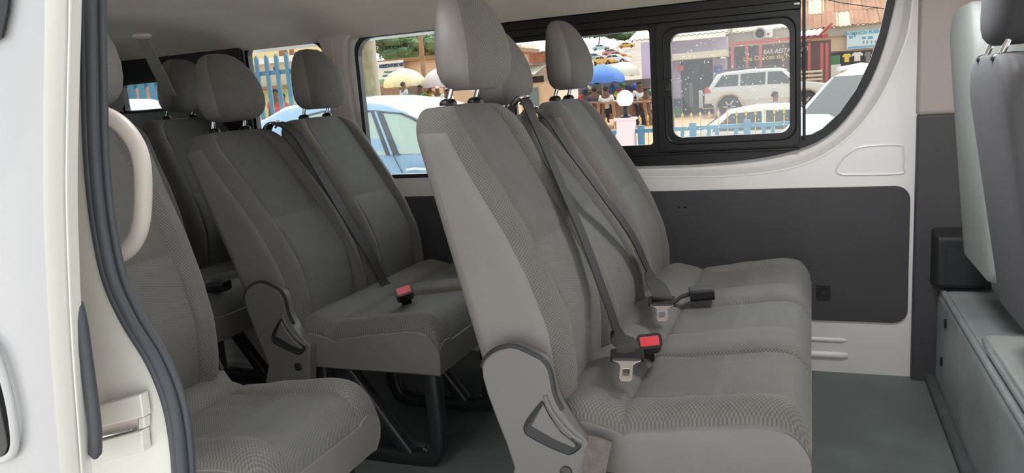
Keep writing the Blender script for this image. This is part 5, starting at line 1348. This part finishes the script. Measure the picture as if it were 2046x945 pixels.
person(805, 164, 28.0, 'man in a light blue shirt standing under the cream umbrella', LB, JEAN, 150, arms='fore')
person(838, 170, 28.5, 'person in green with a dark rucksack turned away', GM[6], JEAN, 10)
p2_ = [o for o in COL.objects if o.name.startswith('person')][-1]
q = MB(); q.ball((0, .20, 1.18), (.16, .10, .24), 12); q.build('rucksack', GM[1], p2_)
person(857, 168, 28.8, 'person in a black and yellow top beside the rucksack wearer', BY, GM[1], 0)
person(873, 173, 28.2, 'person in pale grey with a light head covering', GR, JEAN, 20, arms='fore', hair=mat('pale_headcloth', (214, 190, 176), .8))
person(893, 178, 28.0, 'person in a cream top half hidden by the nearest headrest', mat('cream_cloth', (236, 226, 196), .85), JEAN, 0)
person(1187, 172, 25.9, 'seated person in dark navy under the blue umbrella', GM[0], GM[1], 190, True)
person(1210, 171, 25.6, 'seated woman in a white top with her back to the street', GM[5], GM[0], 175, True)
person(1277, 163, 27.0, 'standing person in white right of the globe lamp', GM[5], JEAN, 30)
person(1290, 176, 26.5, 'person in a brown top at the right edge of the fixed pane', M_WOOD, JEAN, 0)
person(548, 178, 17, 'person in red nearer the left behind the palisade fence', GM[7], JEAN, 0)
person(562, 186, 18, 'second person in red right of the first behind the palisade', GM[7], JEAN, 20)
person(1549, 183, 25.2, 'person in pink passing in front of the four by four', mat('bright_pink_cloth', (236, 120, 160), .85), GM[0], 90)
person(1216, 94, 178, 'distant figure in dark clothes walking on the hillside', GM[1], GM[1], 0)
# red motorcycle beside the standing people
mo = empty('motorcycle', tuple(at(812, 222, Y=27.2)), math.radians(12), 'red motorcycle parked below the cream umbrella', 'motorcycle'); mo.location.z = GZ
for x in (-.62, .62):
    q = MB(); q.tube([(x + .29 * math.cos(a), 0, .30 + .29 * math.sin(a)) for a in [2 * math.pi * k / 20 for k in range(21)]], .05, 8, caps=False); w_ = q.build('wheel', M_TYRE, mo); MB().lathe([(.05, -.04), (.05, .04)], (x, 0, .3), 10, 0, 'y').build('hub', M_HUB, w_)
q = MB(); q.ball((.16, 0, .80), (.26, .13, .13), 12); q.build('tank', GM[7], mo); q = MB(); q.ball((-.35, 0, .78), (.38, .12, .07), 12); q.build('saddle', M_BLACK, mo)
q = MB(); q.tube([(.62, 0, .3), (.42, 0, .95), (.36, 0, 1.05)], .03, 8); q.tube([(.36, -.32, 1.08), (.36, 0, 1.04), (.36, .32, 1.08)], .018, 8); q.build('fork', M_CHROME, mo); q = MB(); q.ball((0, 0, .42), (.24, .13, .18), 10); q.build('engine', M_DKPL, mo)
q = MB(); q.tube([(-.62, 0, .3), (-.2, 0, .5), (.36, 0, .85)], .03, 8); q.build('chassis', M_BLACK, mo)
# cars on the hillside road
HC = [(1252, 90, 96, (226, 168, 66), 'yellow taxi highest on the hillside road'), (1237, 113, 80, (226, 140, 90), 'orange car in the middle of the hillside road'), (1208, 124, 72, (232, 172, 80), 'yellow car lower left on the hillside road'), (1200, 95, 92, (176, 206, 214), 'pale blue green car at the upper left of the hill'), (1190, 118, 78, (150, 176, 172), 'grey green car at the left of the hillside road'), (1231, 121, 74, (226, 230, 230), 'white car at the foot of the hillside road'), (1225, 106, 85, (206, 130, 126), 'dull red car halfway up the hill')]
for a, b, Yc, c_, lab in HC:
    Yc = interp(b + 6, [(75, 260), (100, 190), (125, 120)])
    t = saloon(a, b + 6, 0, math.radians(random.Random(a).uniform(-25, 25)), lab, mat('car_paint_%d' % a, c_, .3, coat=.5), 'cars on the hillside road', Y=Yc)
# concealed wires across the roofs
w0, w1 = at(1560, -25, Y=30), at(1800, 22, Y=30)
tag(MB().tube([w0, (w0 + w1) / 2 + Vector((0, 0, -.12)), w1], .018, 6).build('overhead_cable', M_BLACK), 'black cable slung across in front of the rusty roof', 'cable')
